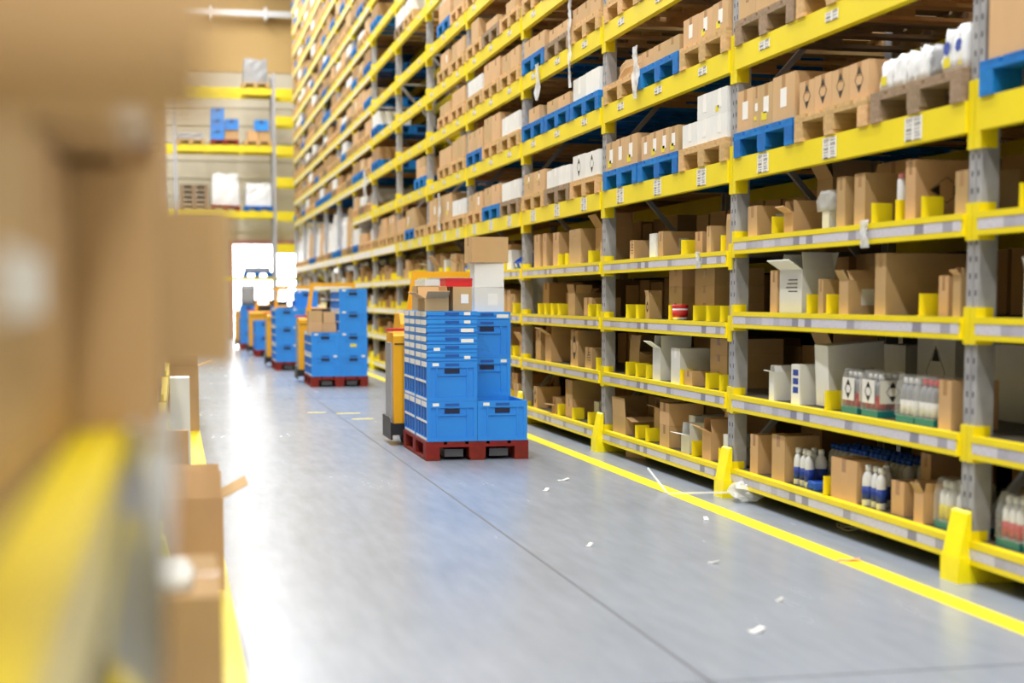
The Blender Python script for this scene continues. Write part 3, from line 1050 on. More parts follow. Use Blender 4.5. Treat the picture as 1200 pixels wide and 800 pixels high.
for c in CART:
    c['score'] = (c['wd'] * c['x'] / c['y'] + 0.4 * c['d']) * c['h'] / c['y'] ** 2
byt = {}
for c in CART:
    byt.setdefault((c['b'], c['t']), []).append(c)
for k, v in byt.items():
    v.sort(key=lambda c: (-c['y'], c['z']))
    for n, c in enumerate(v, 1):
        c['n'] = n
CART.sort(key=lambda c: -c['score'])
NSHELF = 0
rest = {'card': MB(), 'card_white': MB()}
for q, c in enumerate(CART):
    if NCOUNT[kindof(c['kind'])] < CAP[kindof(c['kind'])]:
        k = c['kind']
        NCOUNT[kindof(k)] += 1
        mark = {'diamond': 'diamond', 'front_label': 'front_label'}.get(c['note'])
        if mark == 'front_label' and c['n'] % 2 and c['b'] > 2:
            mark = None
        lay = '' if c['nl'] == 1 else (' of lower layer' if c['li'] == 0 else ' of upper layer')
        lab = '%s, %s from left%s, %s, %s' % (NAME_LOOK[k if k in ('b', 'w', 'd') else 'b'].replace('closed ', ''), ORD[c['n']], lay, TIERN(c['t']), BAYNAME(c['b']))
        carton(k, c['x'], c['y'], c['z'], c['d'], c['wd'], c['h'], lab, 'cartons on the pallet tiers', 0, mark, c['b'] <= 4 and c['t'] < 3)
    else:
        m = rest['card_white' if c['kind'] == 'w' else 'card']
        m.box(c['x'] - c['d'] / 2, c['x'] + c['d'] / 2, c['y'] - c['wd'] / 2, c['y'] + c['wd'] / 2, c['z'], c['z'] + c['h'])
# far shelf cartons join the distant cartons
for i, n, row in SHELF_REST:
    b, l, sb, y, wd, d, h, k, note = i
    if True:
        m = rest['card_white' if k.startswith('w') else 'card']
        x = X0 + sb
        yy = post_y(b - 1) + y
        m.box(x, x + d, yy, yy + wd, low(b, l) + 0.0005, low(b, l) + h)
# loads of the rack behind
RB = random.Random(3)
backp = MB()
for b in range(0, NB + 1):
    for t, z in enumerate(TIER):
        if z > zview(post_y(b)) + 0.3:
            continue
        for s in range(3):
            y = post_y(b - 1) + PW / 2 + SLOT * (s + 0.5)
            x = X0 + RD + 0.2
            for px, py, pz, a, c, h in pallet_parts(0.9)[0] + pallet_parts(0.9)[1] + pallet_parts(0.9)[2]:
                backp.box(x + 0.58 + px - a / 2, x + 0.58 + px + a / 2, y + py - c / 2, y + py + c / 2, z + 0.001 + pz, z + 0.001 + pz + h)
            h = RB.uniform(0.12, 0.38)
            rest['card'].box(x + 0.05, x + 1.1, y - 0.42, y + 0.42, z + PH + 0.002, z + PH + h)
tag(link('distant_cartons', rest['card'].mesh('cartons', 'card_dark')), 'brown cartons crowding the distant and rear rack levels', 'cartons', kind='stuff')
tag(link('distant_cartons', rest['card_white'].mesh('cartons', 'card_white')), 'white cartons crowding the distant rack levels', 'cartons', kind='stuff')
tag(link('rear_pallets', backp.mesh('pallets', 'wood_old')), 'wooden pallets in the dark rack behind the front row', 'pallets', kind='stuff')

# ------------------------------------------------------------------ bottles, packs, small goods
def bottle_mesh(kind):
    k = ('bottle', kind)
    if k not in CACHE:
        m = MB()
        m.lathe([(0.030, 0), (0.034, 0.004), (0.034, 0.125), (0.033, 0.15), (0.024, 0.172), (0.016, 0.178), (0.016, 0.185)], 12, 0, sx=1.0, sy=0.75)
        CACHE[k] = m.mesh('bottle', {'white': 'plastic_white', 'clear': 'plastic_grey', 'green': 'plastic_white'}[kind], True)
    return CACHE[k]
def band_mesh(mat, z0=0.035, z1=0.105):
    k = ('band', mat, z0)
    if k not in CACHE:
        CACHE[k] = MB().lathe([(0.0348, z0), (0.0348, z1)], 12, 0, sx=1.0, sy=0.75).mesh('bottle_label', mat, True)
    return CACHE[k]
def cap_mesh(mat):
    k = ('cap', mat)
    if k not in CACHE:
        CACHE[k] = MB().lathe([(0.018, 0.186), (0.018, 0.212), (0.012, 0.216)], 10, 0).mesh('bottle_cap', mat, True)
    return CACHE[k]
def bottle(x, y, z, label, group, kind='white', band='ink_blue', cap='plastic_white', rz=0.0, parent=None):
    o = link('bottle', bottle_mesh(kind), parent, (x, y, z), (0, 0, rz))
    link('bottle_label', band_mesh(band), o)
    link('bottle_cap', cap_mesh(cap), o)
    if parent is None:
        tag(o, label, 'bottle', group)
    return o
def bottle_pack(x, y, z, nx, ny, label, tray, band, cap, kind='white', film=True, mark=False):
    """shrink-wrapped tray of bottles; x, y = centre of the base"""
    sx, sy = 0.073, 0.058
    d, wd = nx * sx + 0.012, ny * sy + 0.012
    o = link('bottle_pack', None, None, (x, y, z))
    tag(o, label, 'bottle pack', 'shrink-wrapped bottle packs')
    t = MB().box(-d / 2, d / 2, -wd / 2, wd / 2, 0, 0.004)
    t.box(-d / 2, -d / 2 + 0.003, -wd / 2, wd / 2, 0.004, 0.035).box(d / 2 - 0.003, d / 2, -wd / 2, wd / 2, 0.004, 0.035)
    t.box(-d / 2 + 0.003, d / 2 - 0.003, -wd / 2, -wd / 2 + 0.003, 0.004, 0.035).box(-d / 2 + 0.003, d / 2 - 0.003, wd / 2 - 0.003, wd / 2, 0.004, 0.035)
    link('tray', t.mesh('tray', tray), o)
    for i in range(nx):
        for j in range(ny):
            bottle((i - (nx - 1) / 2) * sx, (j - (ny - 1) / 2) * sy, 0.005, None, None, kind, band, cap, parent=o)
    if film:
        f = MB()
        h = 0.235
        poly = [(-d / 2 - 0.004, 0.03), (d / 2 + 0.004, 0.03), (d / 2 + 0.004, 0.15), (d / 2 - 0.02, h), (-d / 2 + 0.02, h), (-d / 2 - 0.004, 0.15)]
        f.prism(poly, -wd / 2 - 0.004, wd / 2 + 0.004, 'y')
        link('film_wrap', f.mesh('film_wrap', 'film'), o)
    if mark:
        q = link('paper_label', MB().box(-0.002, 0, -0.07, 0.07, -0.06, 0.06).mesh('paper_label', 'paper'), o, (-d / 2 - 0.006, 0, 0.13))
        link('print_mark', tri_mark(0.05), q, (-0.0025, 0, 0))
        q = link('paper_label', MB().box(-0.07, 0.07, -0.002, 0, -0.06, 0.06).mesh('paper_label', 'paper'), o, (0, -wd / 2 - 0.006, 0.13))
        link('print_mark', tri_mark(0.05), q, (0, -0.0025, 0), (0, 0, PI / 2))
    return o
YB1 = post_y(0)
G = 'white bottles on the bottom shelf'
n = 0
for (xx, yy) in ((0.07, 2.06), (0.08, 1.98), (0.07, 1.90), (0.15, 2.02), (0.15, 1.92)):
    n += 1
    bottle(X0 + xx, YB1 + yy, low(1, 1) + 0.001, 'white detergent bottle with blue label, %s left of the boxy brown carton, bottom shelf' % ORD[n], G, rz=R.uniform(-1, 1))
n = 0
for (xx, yy) in ((0.06, 1.12), (0.07, 1.05), (0.06, 0.97), (0.14, 1.08)):
    n += 1
    bottle(X0 + xx, YB1 + yy, low(1, 1) + 0.001, 'white detergent bottle with blue label, %s right of the boxy brown carton, bottom shelf' % ORD[n], G, rz=R.uniform(-1, 1))
o = link('blue_pouch', wrapped_mesh(0.10, 0.13, 0.05, 77).mesh('pouch', 'plastic_blue', True), None, (X0 + 0.085, YB1 + 1.79, low(1, 1) + 0.001))
tag(o, 'small blue pouch lying before the white bottles on the bottom shelf', 'pouch')
k = 0
for q, (xx, yy) in enumerate(((0.42, 1.32), (0.42, 1.58), (0.42, 1.84), (0.42, 2.10))):
    bottle_pack(X0 + xx, YB1 + yy, low(1, 1) + 0.001, 3, 4, 'pack of white bottles with blue caps, %s from left, behind, bottom shelf, nearest full bay' % ORD[4 - q], 'plastic_grey', 'plastic_white', 'plastic_blue', film=False)
for q, yy in enumerate((0.17, 0.33)):
    bottle_pack(X0 + 0.13, YB1 + yy, low(1, 1) + 0.001, 2, 2, 'clear pack of bottles in teal tray, %s on bottom shelf beside nearest post' % ('right' if q == 0 else 'left'), 'plastic_teal', 'sticker_yellow' if q else 'ink_red', 'plastic_white')
for q, yy in enumerate((1.33, 1.09)):
    bottle_pack(X0 + 0.12, YB1 + yy, low(1, 2) + 0.001, 2, 3, '%s clear bottle pack with diamond label, teal tray, second shelf, nearest full bay' % ('left' if q == 0 else 'right'), 'plastic_teal', 'ink_red', 'plastic_white', 'clear', mark=True)
for q, yy in enumerate((0.70, 0.50)):
    bottle_pack(X0 + 0.12, YB1 + yy, low(1, 2) + 0.001, 2, 3, 'white bottle pack, %s of two beside brown carton, second shelf, nearest full bay' % ('left' if q == 0 else 'right'), 'plastic_teal', 'paper', 'plastic_red' if q else 'plastic_white', 'clear')
YB0 = post_y(-1)
for q in range(4):
    bottle_pack(X0 + 0.13 + 0.17 * (q % 2), YB0 + 2.72 - (q // 2) * 0.22, low(0, 1) + 0.001, 2, 3, 'pack of bottles with red labels, %s %s, bottom shelf, cut-off rightmost bay' % (('left', 'right')[q // 2], ('front', 'rear')[q % 2]), 'plastic_teal', 'ink_red', 'plastic_white')

# white packs on the weathered pallet, first tier of the nearest bay
zp = TIER[0] + 0.0005 + PH + 0.001
yp = YB1 + PW / 2 + SLOT * 0.5
yy = yp + 0.44
for q in range(7):
    wd = (0.145, 0.145, 0.11, 0.11, 0.13)[q] if q < 5 else 0.105
    h = 0.165 if q < 4 else (0.15 if q == 4 else 0.205)
    me = wrapped_mesh(0.3, wd - 0.006, h, 40 + q).mesh('white_pack', 'plastic_white' if q != 4 else 'plastic_grey', True)
    o = link('white_pack', me, None, (X0 + 0.145, yy - wd / 2, zp))
    tag(o, '%s, %s from left, grey pallet, first pallet tier, nearest full bay' % ('white film pack' if q < 4 else ('grey film pack' if q == 4 else 'white pack with blue print'), ORD[q + 1]), 'film pack', 'film packs on the grey pallet')
    if q >= 5:
        link('print_mark', MB().lathe([(0.030, 0), (0.030, 0.0012)], 14, 0).mesh('print', 'ink_blue'), o, (-0.152, 0, 0.11), (0, -PI / 2 + 0.05, 0))
        link('sticker', MB().box(-0.0012, 0, -0.03, 0.03, -0.022, 0.022).mesh('sticker', 'sticker_yellow'), o, (-0.152, 0, 0.045))
    elif q == 0:
        link('sticker', MB().box(-0.0012, 0, -0.03, 0.03, -0.022, 0.022).mesh('sticker', 'sticker_yellow'), o, (-0.152, 0, 0.05))
    yy -= wd + 0.002

# big white carton tipped over on the second shelf
o = carton('w', X0 + 0.255, YB1 + 1.77, low(1, 2) + 0.022, 0.36, 0.14, 0.34, 'large white carton tipped at an angle, second shelf, nearest full bay', 'cartons on the picking shelves', 0, None, True, rot=(0.03, -0.07, 0.12))
m = MB()
for q in range(3):
    m.box(-0.09, 0.09 - 0.03 * q, -0.001, 0, -q * 0.016, -q * 0.016 + 0.005)
link('print_mark', m.mesh('print', 'ink'), o, (0.02, -0.075, 0.19))
# sealant tube
o = link('cartridge_tube', MB().lathe([(0.024, 0), (0.025, 0.004), (0.025, 0.205), (0.02, 0.212)], 14).mesh('tube', 'plastic_white', True), None, (X0 + 0.07, YB1 + 0.83, low(1, 4) + 0.001))
tag(o, 'white cartridge tube with pink cap standing on the fourth shelf', 'tube')
link('tube_cap', MB().lathe([(0.02, 0.212), (0.02, 0.235), (0.012, 0.245)], 12).mesh('tube_cap', 'plastic_pink', True), o)
o = link('plastic_bag', wrapped_mesh(0.16, 0.2, 0.12, 91).mesh('bag', 'film_white', True), None, (X0 + 0.12, YB1 + 1.70, low(1, 4) + 0.103))
tag(o, 'white plastic bag lying on a small pale carton, fourth shelf', 'bag')
# red and white tub
o = link('paint_tub', MB().lathe([(0.045, 0), (0.052, 0.004), (0.056, 0.085)], 18).mesh('tub', 'plastic_white', True), None, (X0 + 0.065, post_y(1) + 1.22, low(2, 3) + 0.001))
tag(o, 'white tub with red lid and red label on the third shelf', 'tub')
link('tub_lid', MB().lathe([(0.059, 0.085), (0.059, 0.105), (0.05, 0.108)], 18).mesh('tub_lid', 'plastic_red', True), o)
link('tub_label', MB().lathe([(0.0535, 0.02), (0.0565, 0.07)], 18).mesh('tub_label', 'ink_red', True), o)
# blue picking bins
def bin_mesh():
    m = MB()
    prof = [(-0.13, 0), (0.13, 0), (0.13, 0.16), (-0.03, 0.16), (-0.15, 0.07)]
    m.prism(prof, -0.085, -0.08, 'y').prism(prof, 0.08, 0.085, 'y')
    m.box(-0.13, 0.13, -0.08, 0.08, 0, 0.005).box(0.125, 0.13, -0.08, 0.08, 0.005, 0.16)
    m.prism([(-0.13, 0.005), (-0.125, 0.005), (-0.145, 0.07), (-0.15, 0.07)], -0.08, 0.08, 'y')
    return m.mesh('bin', 'plastic_blue')
bm_ = bin_mesh()
for q, (bb, yy) in enumerate(((4, 0.20), (5, 0.22), (4, 0.42))):
    o = link('picking_bin', bm_, None, (X0 + 0.16, post_y(bb - 1) + yy, low(bb, 4) + 0.001))
    tag(o, ('blue open-front picking bin beside the grey post, right of the white carton', 'blue open-front picking bin left of the stacked white carton', 'blue open-front picking bin farther along, fourth shelf, fourth bay')[q], 'bin', 'blue picking bins')
    link('bin_label', MB().box(-0.0015, 0, -0.04, 0.04, -0.02, 0.02).mesh('bin_label', 'paper'), o, (-0.141, 0, 0.04), (0, -0.3, 0))

# hanging film scraps
def film_strip(y, ztop, zbot, wd, x, seed, label, mat='film_white', drape=True):
    rr = random.Random(seed)
    m = MB()
    n = max(6, int((ztop - zbot) / 0.035))
    cols = 4
    off = 0
    for i in range(n + 1):
        z = ztop + (zbot - ztop) * i / n
        off += rr.uniform(-0.006, 0.006)
        ww = wd * (0.5 + 0.5 * math.sin(PI * (0.15 + 0.75 * i / n)))
        for j in range(cols + 1):
            u = j / cols - 0.5
            xx = -0.02 - 0.012 * math.sin(j * 2.1 + i * 0.8) + rr.uniform(-0.006, 0.006)
            m.v.append((xx, off + u * ww, z - zbot))
    nv = len(m.v)
    m.v += [(a + 0.002, c, e) for a, c, e in m.v]
    for i in range(n):
        for j in range(cols):
            a = i * (cols + 1) + j
            m.f.append((a, a + 1, a + cols + 2, a + cols + 1))
            m.f.append((nv + a, nv + a + cols + 1, nv + a + cols + 2, nv + a + 1))
    m.m = [0] * len(m.f)
    o = link('film_scrap', m.mesh('film_scrap', mat, True), None, (x, y, zbot))
    return tag(o, label, 'film scrap', 'loose film scraps on the rack')
film_strip(YB1 + 1.02, low(1, 4) + 0.02, low(1, 4) - 0.12, 0.10, X0 - 0.02, 1, 'crumpled white film scrap hanging over the fourth shelf beam, nearest full bay')
film_strip(post_y(1) + 0.55, low(2, 4) + 0.01, low(2, 4) - 0.10, 0.08, X0 - 0.02, 2, 'torn tan film scrap hanging over the fourth shelf beam, second bay')
film_strip(post_y(2) + 0.95, TIER[3] + 0.1, TIER[1] + 0.28, 0.06, X0 - 0.03, 3, 'long white film strip dangling across two upper beams, third bay')
film_strip(post_y(2) + 2.2, TIER[2] + 0.02, TIER[2] - 0.32, 0.16, X0 - 0.02, 4, 'white film loop hanging from an upper beam, third bay')
film_strip(post_y(1) + 1.98, TIER[1] + 0.33, TIER[1] - 0.06, 0.14, X0 - 0.03, 5, 'white film tail hanging from the wrapped pallet, second bay')
film_strip(post_y(7) + 0.75, TIER[1] + 0.75, TIER[1] + 0.12, 0.5, X0 - 0.03, 6, 'wide white film sheet hanging off a pallet, eighth bay')
film_strip(post_y(4) + 1.75, TIER[0] + 0.5, TIER[0] + 0.02, 0.12, X0 - 0.03, 7, 'white film tail hanging in front of a blue pallet, fifth bay')

# ------------------------------------------------------------------ crates, pallets and order pickers in the aisle
CW, CL, CH, CF = 0.398, 0.598, 0.312, 0.064
def crate_mesh():
    m = MB()
    x, y, t = CW / 2, CL / 2, 0.012
    i = 0.010                                    # how far the panels sit behind the ribs
    m.box(-x + i, x - i, -y + i, y - i, 0, t)
    m.box(-x + i, -x + i + t, -y + i, y - i, t, CH - 0.02).box(x - i - t, x - i, -y + i, y - i, t, CH - 0.02)
    m.box(-x + i + t, x - i - t, -y + i, -y + i + t, t, CH - 0.02).box(-x + i + t, x - i - t, y - i - t, y - i, t, CH - 0.02)
    for z0, z1 in ((0.0, 0.03), (CH - 0.05, CH)):
        m.box(-x, -x + 0.02, -y, y, z0, z1).box(x - 0.02, x, -y, y, z0, z1)
        m.box(-x + 0.02, x - 0.02, -y, -y + 0.02, z0, z1).box(-x + 0.02, x - 0.02, y - 0.02, y, z0, z1)
    for sx in (-1, 1):
        for sy in (-1, 1):
            m.box(sx * (x - 0.015) - 0.015, sx * (x - 0.015) + 0.015, sy * (y - 0.015) - 0.015, sy * (y - 0.015) + 0.015, 0.03, CH - 0.05)
        for q in (-0.14, 0.0, 0.14):
            m.box(sx * (x - 0.006) - 0.006, sx * (x - 0.006) + 0.006, q - 0.012, q + 0.012, 0.03, CH - 0.05)
        m.box(sx * (x - 0.005) - 0.005, sx * (x - 0.005) + 0.005, -y + 0.03, y - 0.03, 0.14, 0.165)
        for q in (-0.12, 0.12):
            m.box(q - 0.006, q + 0.006, sx * (y - 0.006) - 0.006, sx * (y - 0.006) + 0.006, 0.03, CH - 0.05)
        m.box(-0.12, 0.12, sx * (y - 0.004) - 0.004, sx * (y - 0.004) + 0.004, 0.20, 0.212)
    return m.mesh('crate', 'crate_blue')
def folded_mesh():
    m = MB()
    x, y = CW / 2, CL / 2
    m.box(-x + 0.008, x - 0.008, -y + 0.008, y - 0.008, 0, CF - 0.004)
    m.box(-x, x, -y, y, 0.004, 0.018).box(-x, x, -y, y, 0.034, CF)
    for sx in (-1, 1):
        for q in (-0.2, -0.07, 0.07, 0.2):
            m.box(sx * (x - 0.004) - 0.004, sx * (x - 0.004) + 0.004, q - 0.012, q + 0.012, 0.018, 0.034)
    return m.mesh('folded_crate', 'crate_blue')
crate_me, fold_me = crate_mesh(), folded_mesh()
slot_me = MB().box(-0.06, 0.06, -0.003, 0.0, -0.018, 0.018).mesh('handle_slot', 'crate_slot')
grip_me = MB().box(-0.055, 0.055, -0.004, 0.0, -0.009, 0.009).mesh('handle_grip', 'crate_shade')
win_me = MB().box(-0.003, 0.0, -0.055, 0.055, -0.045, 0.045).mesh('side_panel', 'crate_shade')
patch_me = MB().box(-0.05, 0.05, -0.0015, 0, -0.014, 0.014).mesh('label', 'paper')
patch_sm = MB().box(-0.025, 0.025, -0.0015, 0, -0.012, 0.012).mesh('label', 'paper')
sheen_wear_me = MB().box(-0.0015, 0, -0.125, 0.125, -0.02, 0.02).mesh('label', 'paper')  # white bands painted for sheen and pale wear on the crate sides
sheen_wear_rim = MB().box(-0.0015, 0, -0.26, 0.26, -0.009, 0.009).mesh('label', 'paper')  # same painted sheen and wear along rims and middle rib
ylab_me = MB().box(-0.045, 0.045, -0.0015, 0, -0.02, 0.02).mesh('label', 'sticker_yellow')
RC = random.Random(8)
def crate(x, y, z, label, folded=False, detail=True, yellow=False):
    o = link('folded_crate' if folded else 'crate', fold_me if folded else crate_me, None, (x, y, z))
    tag(o, label, 'crate', 'blue plastic crates on the red pallets')
    if folded:
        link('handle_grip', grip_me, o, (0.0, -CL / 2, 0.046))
        if detail:
            link('label', patch_me if RC.random() < 0.4 else patch_sm, o, (RC.choice((-0.12, 0.12, 0.13)), -CL / 2, RC.choice((0.046, 0.03))))
            for q in (-0.15, 0.14):
                link('label', sheen_wear_me, o, (-CW / 2, q + RC.uniform(-0.015, 0.015), 0.042))  # painted sheen and wear band, not a paper label
    else:
        link('handle_slot', slot_me, o, (0, -CL / 2 + 0.008, CH - 0.075))
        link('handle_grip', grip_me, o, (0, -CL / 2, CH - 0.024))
        if detail:
            for yy in (-0.21, -0.07, 0.07, 0.21):
                for zz in (0.086, 0.213):
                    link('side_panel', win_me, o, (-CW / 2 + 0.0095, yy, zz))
            link('label', patch_sm, o, (RC.choice((-0.13, 0.14)), -CL / 2, CH - 0.024))
            for q in (-0.15, 0.14):
                link('label', sheen_wear_me, o, (-CW / 2, q + RC.uniform(-0.015, 0.015), CH - 0.024))  # painted sheen and wear band, not a paper label
            link('label', sheen_wear_rim, o, (-CW / 2, RC.uniform(-0.03, 0.03), 0.016))  # painted sheen and wear, not a paper label
            link('label', sheen_wear_rim, o, (-CW / 2, RC.uniform(-0.03, 0.03), 0.152))  # painted sheen and wear, not a paper label
        if yellow:
            link('label', ylab_me, o, (0.0, -CL / 2 + 0.008, 0.13))
    return o

def red_pallet(xc, y0, label):
    o = link('red_pallet', None, None, (xc, y0 + 0.6, 0))
    for nm, grp in zip(('top_board', 'stringer_board', 'block', 'bottom_board'), pallet_parts(0.82)):
        for px, py, pz, a, c, h in grp:
            link(nm, bmesh_box((a, c, h), 'wood_red', nm), o, tuple(Matrix.Rotation(PI / 2, 3, 'Z') @ Vector((px, py, pz))), (0, 0, PI / 2))
    return tag(o, label, 'pallet', 'red pallets on the floor')

def order_picker(xc, y0, label):
    o = link('order_picker', None, None, (xc, y0, 0))
    tag(o, label, 'pallet truck', 'yellow order pickers parked in the aisle')
    P = lambda nm, m, mt, sm=False: link(nm, m.mesh(nm, mt, sm), o)
    b = P('body', MB().prism([(0.02, 0.13), (0.02, 0.94), (0.06, 0.97), (0.40, 0.97), (0.46, 0.92), (0.46, 0.13)], -0.47, 0.42, 'x'), 'truck_yellow')
    link('body_seam', MB().box(-0.46, 0.40, 0.012, 0.02, 0.87, 0.878).mesh('body_seam', 'plastic_black'), b)
    link('battery_cover', MB().box(-0.36, 0.36, 0.008, 0.02, 0.2, 0.83).mesh('battery_cover', 'truck_yellow'), b)
    for s in (-1, 1):
        link('side_panel', MB().box(min(s * 0.445 - 0.025, s * 0.461 - 0.025), max(s * 0.445 - 0.025, s * 0.461 - 0.025), 0.08, 0.42, 0.16, 0.88).mesh('side_panel', 'plastic_grey'), b)
        P('fork', MB().box(s * 0.18 - 0.075, s * 0.18 + 0.075, -1.28, 0.02, 0.026, 0.086), 'steel_dark')
        P('wheel', MB().lathe([(0.11, -0.04), (0.115, -0.03), (0.115, 0.03), (0.11, 0.04)], 16), 'rubber', True).matrix_local = Matrix.Translation((s * 0.33, 0.28, 0.116)) @ Matrix.Rotation(PI / 2, 4, 'Y')
        P('wheel', MB().lathe([(0.11, -0.04), (0.115, -0.03), (0.115, 0.03), (0.11, 0.04)], 16), 'rubber', True).matrix_local = Matrix.Translation((s * 0.27 + 0.1, 1.62, 0.116)) @ Matrix.Rotation(PI / 2, 4, 'Y')
    P('bumper_skirt', MB().prism([(-0.03, 0.05), (-0.03, 0.20), (0.03, 0.24), (0.49, 0.24), (0.49, 0.05)], -0.505, -0.487, 'x').prism([(-0.03, 0.05), (-0.03, 0.20), (0.03, 0.24), (0.49, 0.24), (0.49, 0.05)], 0.437, 0.455, 'x').box(-0.487, 0.437, -0.03, 0.018, 0.09, 0.19), 'plastic_black')
    P('platform', MB().box(-0.30, 0.42, 0.46, 1.30, 0.12, 0.17), 'plastic_black')
    P('drive_hood', MB().prism([(1.30, 0.13), (1.30, 1.02), (1.38, 1.12), (1.70, 1.12), (1.92, 0.70), (1.96, 0.13)], -0.22, 0.44, 'x'), 'truck_yellow')
    P('seat_pad', MB().prism([(0.36, 0.972), (0.36, 1.10), (0.38, 1.11), (0.40, 0.972)], -0.3, 0.3, 'x'), 'plastic_black')
    f = MB()
    f.prism([(-0.34, 0.972), (-0.27, 0.972), (-0.21, 1.50), (-0.255, 1.50)], 0.28, 0.34, 'y')
    f.prism([(0.35, 0.972), (0.42, 0.972), (0.42, 1.50), (0.375, 1.50)], 0.28, 0.34, 'y')
    f.box(-0.25, 0.41, 0.281, 0.339, 1.447, 1.499)
    P('guard_frame', f, 'truck_yellow')
    P('steering_column', MB().bar((0.1, 1.28, 1.05), (0.1, 1.18, 1.2), 0.03), 'plastic_black')
    P('steering_wheel', MB().lathe([(0.13, -0.012), (0.14, 0.0), (0.13, 0.012)], 18, 0, 0.1, 1.16, 1.22), 'plastic_black', True)
    P('lever', MB().box(-0.52, -0.32, 0.06, 0.14, 0.985, 1.005).box(-0.36, -0.32, 0.06, 0.14, 0.971, 0.985), 'plastic_red')
    P('knob', MB().lathe([(0.02, 0.972), (0.028, 0.99), (0.02, 1.03), (0.008, 1.045)], 10, 0, -0.2, 0.1, 0), 'plastic_black', True)
    return o

def column(xc, y0, px, py, spec, name, stackname, detail, start=0.1505):
    """spec: string of f (full) and t (thin, folded) from the bottom"""
    z = start
    x = xc + px * 0.2005
    y = y0 + 0.297 + 0.606 * py
    nf = len(spec)
    for i, ch in enumerate(spec):
        pos = 'only crate' if nf == 1 else ('bottom crate' if i == 0 else ('top crate' if i == nf - 1 else ORD[i + 1] + ' crate up'))
        crate(x, y, z, '%s blue crate, %s of %s column, %s' % ('folded' if ch == 't' else 'full-height', pos, name, stackname), ch == 't', detail, yellow=(stackname.startswith('second') and name == 'front right' and i == 1))
        z += (CF if ch == 't' else CH) + 0.0008
    return x, y, z

SN = ['nearest red pallet', 'second red pallet', 'third red pallet', 'fourth red pallet', 'farthest red pallet']
def stack(i, xc, y0, fl_, fr, bl, br, detail, truck=True):
    red_pallet(xc, y0, SN[i].replace('red', 'worn red wooden') + ' carrying blue crates in the aisle')
    r = {}
    for nm, px, py, sp in (('front left', -1, 0, fl_), ('front right', 1, 0, fr), ('back left', -1, 1, bl), ('back right', 1, 1, br)):
        if sp:
            r[nm] = column(xc, y0, px, py, sp, nm, SN[i], detail)
    if truck:
        order_picker(xc, y0 + 1.33, 'yellow order picker truck behind the %s' % SN[i])
    return r
r1 = stack(0, 2.30, 11.66, 'fftttttt', 'f', 'fftttttt', 'ffft', True)
r2 = stack(1, 2.29, 21.8, 'ff', 'ffff', 'ff', 'ffff', True)
r3 = stack(2, 2.12, 27.0, 'fff', 'fff', 'fff', 'ffff', True)
r4 = stack(3, 2.10, 33.4, 'ff', 'ff', 'ff', 'fff', False)
r5 = stack(4, 1.98, 38.2, 'fff', 'ff', 'ff', 'ff', False)
GA = 'cartons riding on the crate stacks'
x, y, z = r1['front left']
carton('b', x + 0.115, y + 0.02, z + 0.001, 0.15, 0.30, 0.19, 'slim brown carton on folded crates under the red box, nearest stack', GA, 0, 'label')
o = link('red_box', MB().box(-0.105, 0.105, -0.14, 0.14, 0, 0.065).mesh('red_box', 'plastic_red'), None, (x + 0.09, y + 0.02, z + 0.192))
tag(o, 'flat dark red box on the slim brown carton, nearest crate stack', 'box')
link('lid_edge', MB().box(-0.107, 0.107, -0.142, 0.142, 0.045, 0.066).mesh('lid_edge', 'ink_red'), o)
carton('o', x - 0.095, y + 0.02, z + 0.001, 0.19, 0.3, 0.10, 'open brown carton with flaps spread, on folded crates beside red box', GA, 0.03, None, True, (60, -10, 55, 20))
x, y, z = r1['back left']
carton('b', x + 0.02, y, z + 0.001, 0.30, 0.36, 0.20, 'brown carton at the back of the folded crates, nearest stack', GA, 0.1)
carton('w', x + 0.02, y, z + 0.203, 0.26, 0.34, 0.05, 'flat white carton on the rear brown carton, nearest stack', GA, 0.1)
x, y, z = r1['back right']
carton('w', x + 0.03, y - 0.12, z + 0.001, 0.25, 0.22, 0.20, 'lower white carton of the pair atop the nearest crate stack', GA, 0.03, 'label')
carton('w', x + 0.035, y - 0.12, z + 0.202, 0.245, 0.22, 0.20, 'upper white carton of the pair atop the nearest crate stack', GA, -0.02)
carton('b', x + 0.03, y - 0.12, z + 0.403, 0.31, 0.25, 0.21, 'large brown carton crowning the white cartons atop the nearest crate stack', GA, 0.05)
x, y, z = r2['front left']
for q, (dx, dz) in enumerate(((-0.1, 0), (0.1, 0), (-0.1, 1), (0.1, 1))):
    carton('b', x + dx - 0.02, y + 0.05, z + 0.001 + dz * 0.156, 0.195, 0.28, 0.154 if (q != 1) else 0.13, '%s brown carton of the four on the second crate stack' % ('lower left', 'lower right', 'upper left', 'upper right')[q], GA, 0) if q != 3 else carton('b', x + dx - 0.02, y + 0.05, z + 0.133, 0.17, 0.28, 0.16, 'upper right brown carton of the four on the second crate stack', GA, 0)
x, y, z = r5['front left']
o = link('grey_tote', wrapped_mesh(0.34, 0.5, 0.52, 12).mesh('tote', 'plastic_grey', True), None, (x, y, z + 0.001))
tag(o, 'grey wrapped block standing on the farthest crate stack', 'wrapped load')
x, y, z = r4['back right']
o = link('black_seat', wrapped_mesh(0.3, 0.4, 0.12, 13).mesh('bundle', 'plastic_black', True), None, (x, y, z + 0.001))
tag(o, 'dark bundle lying on the fourth crate stack', 'bundle')
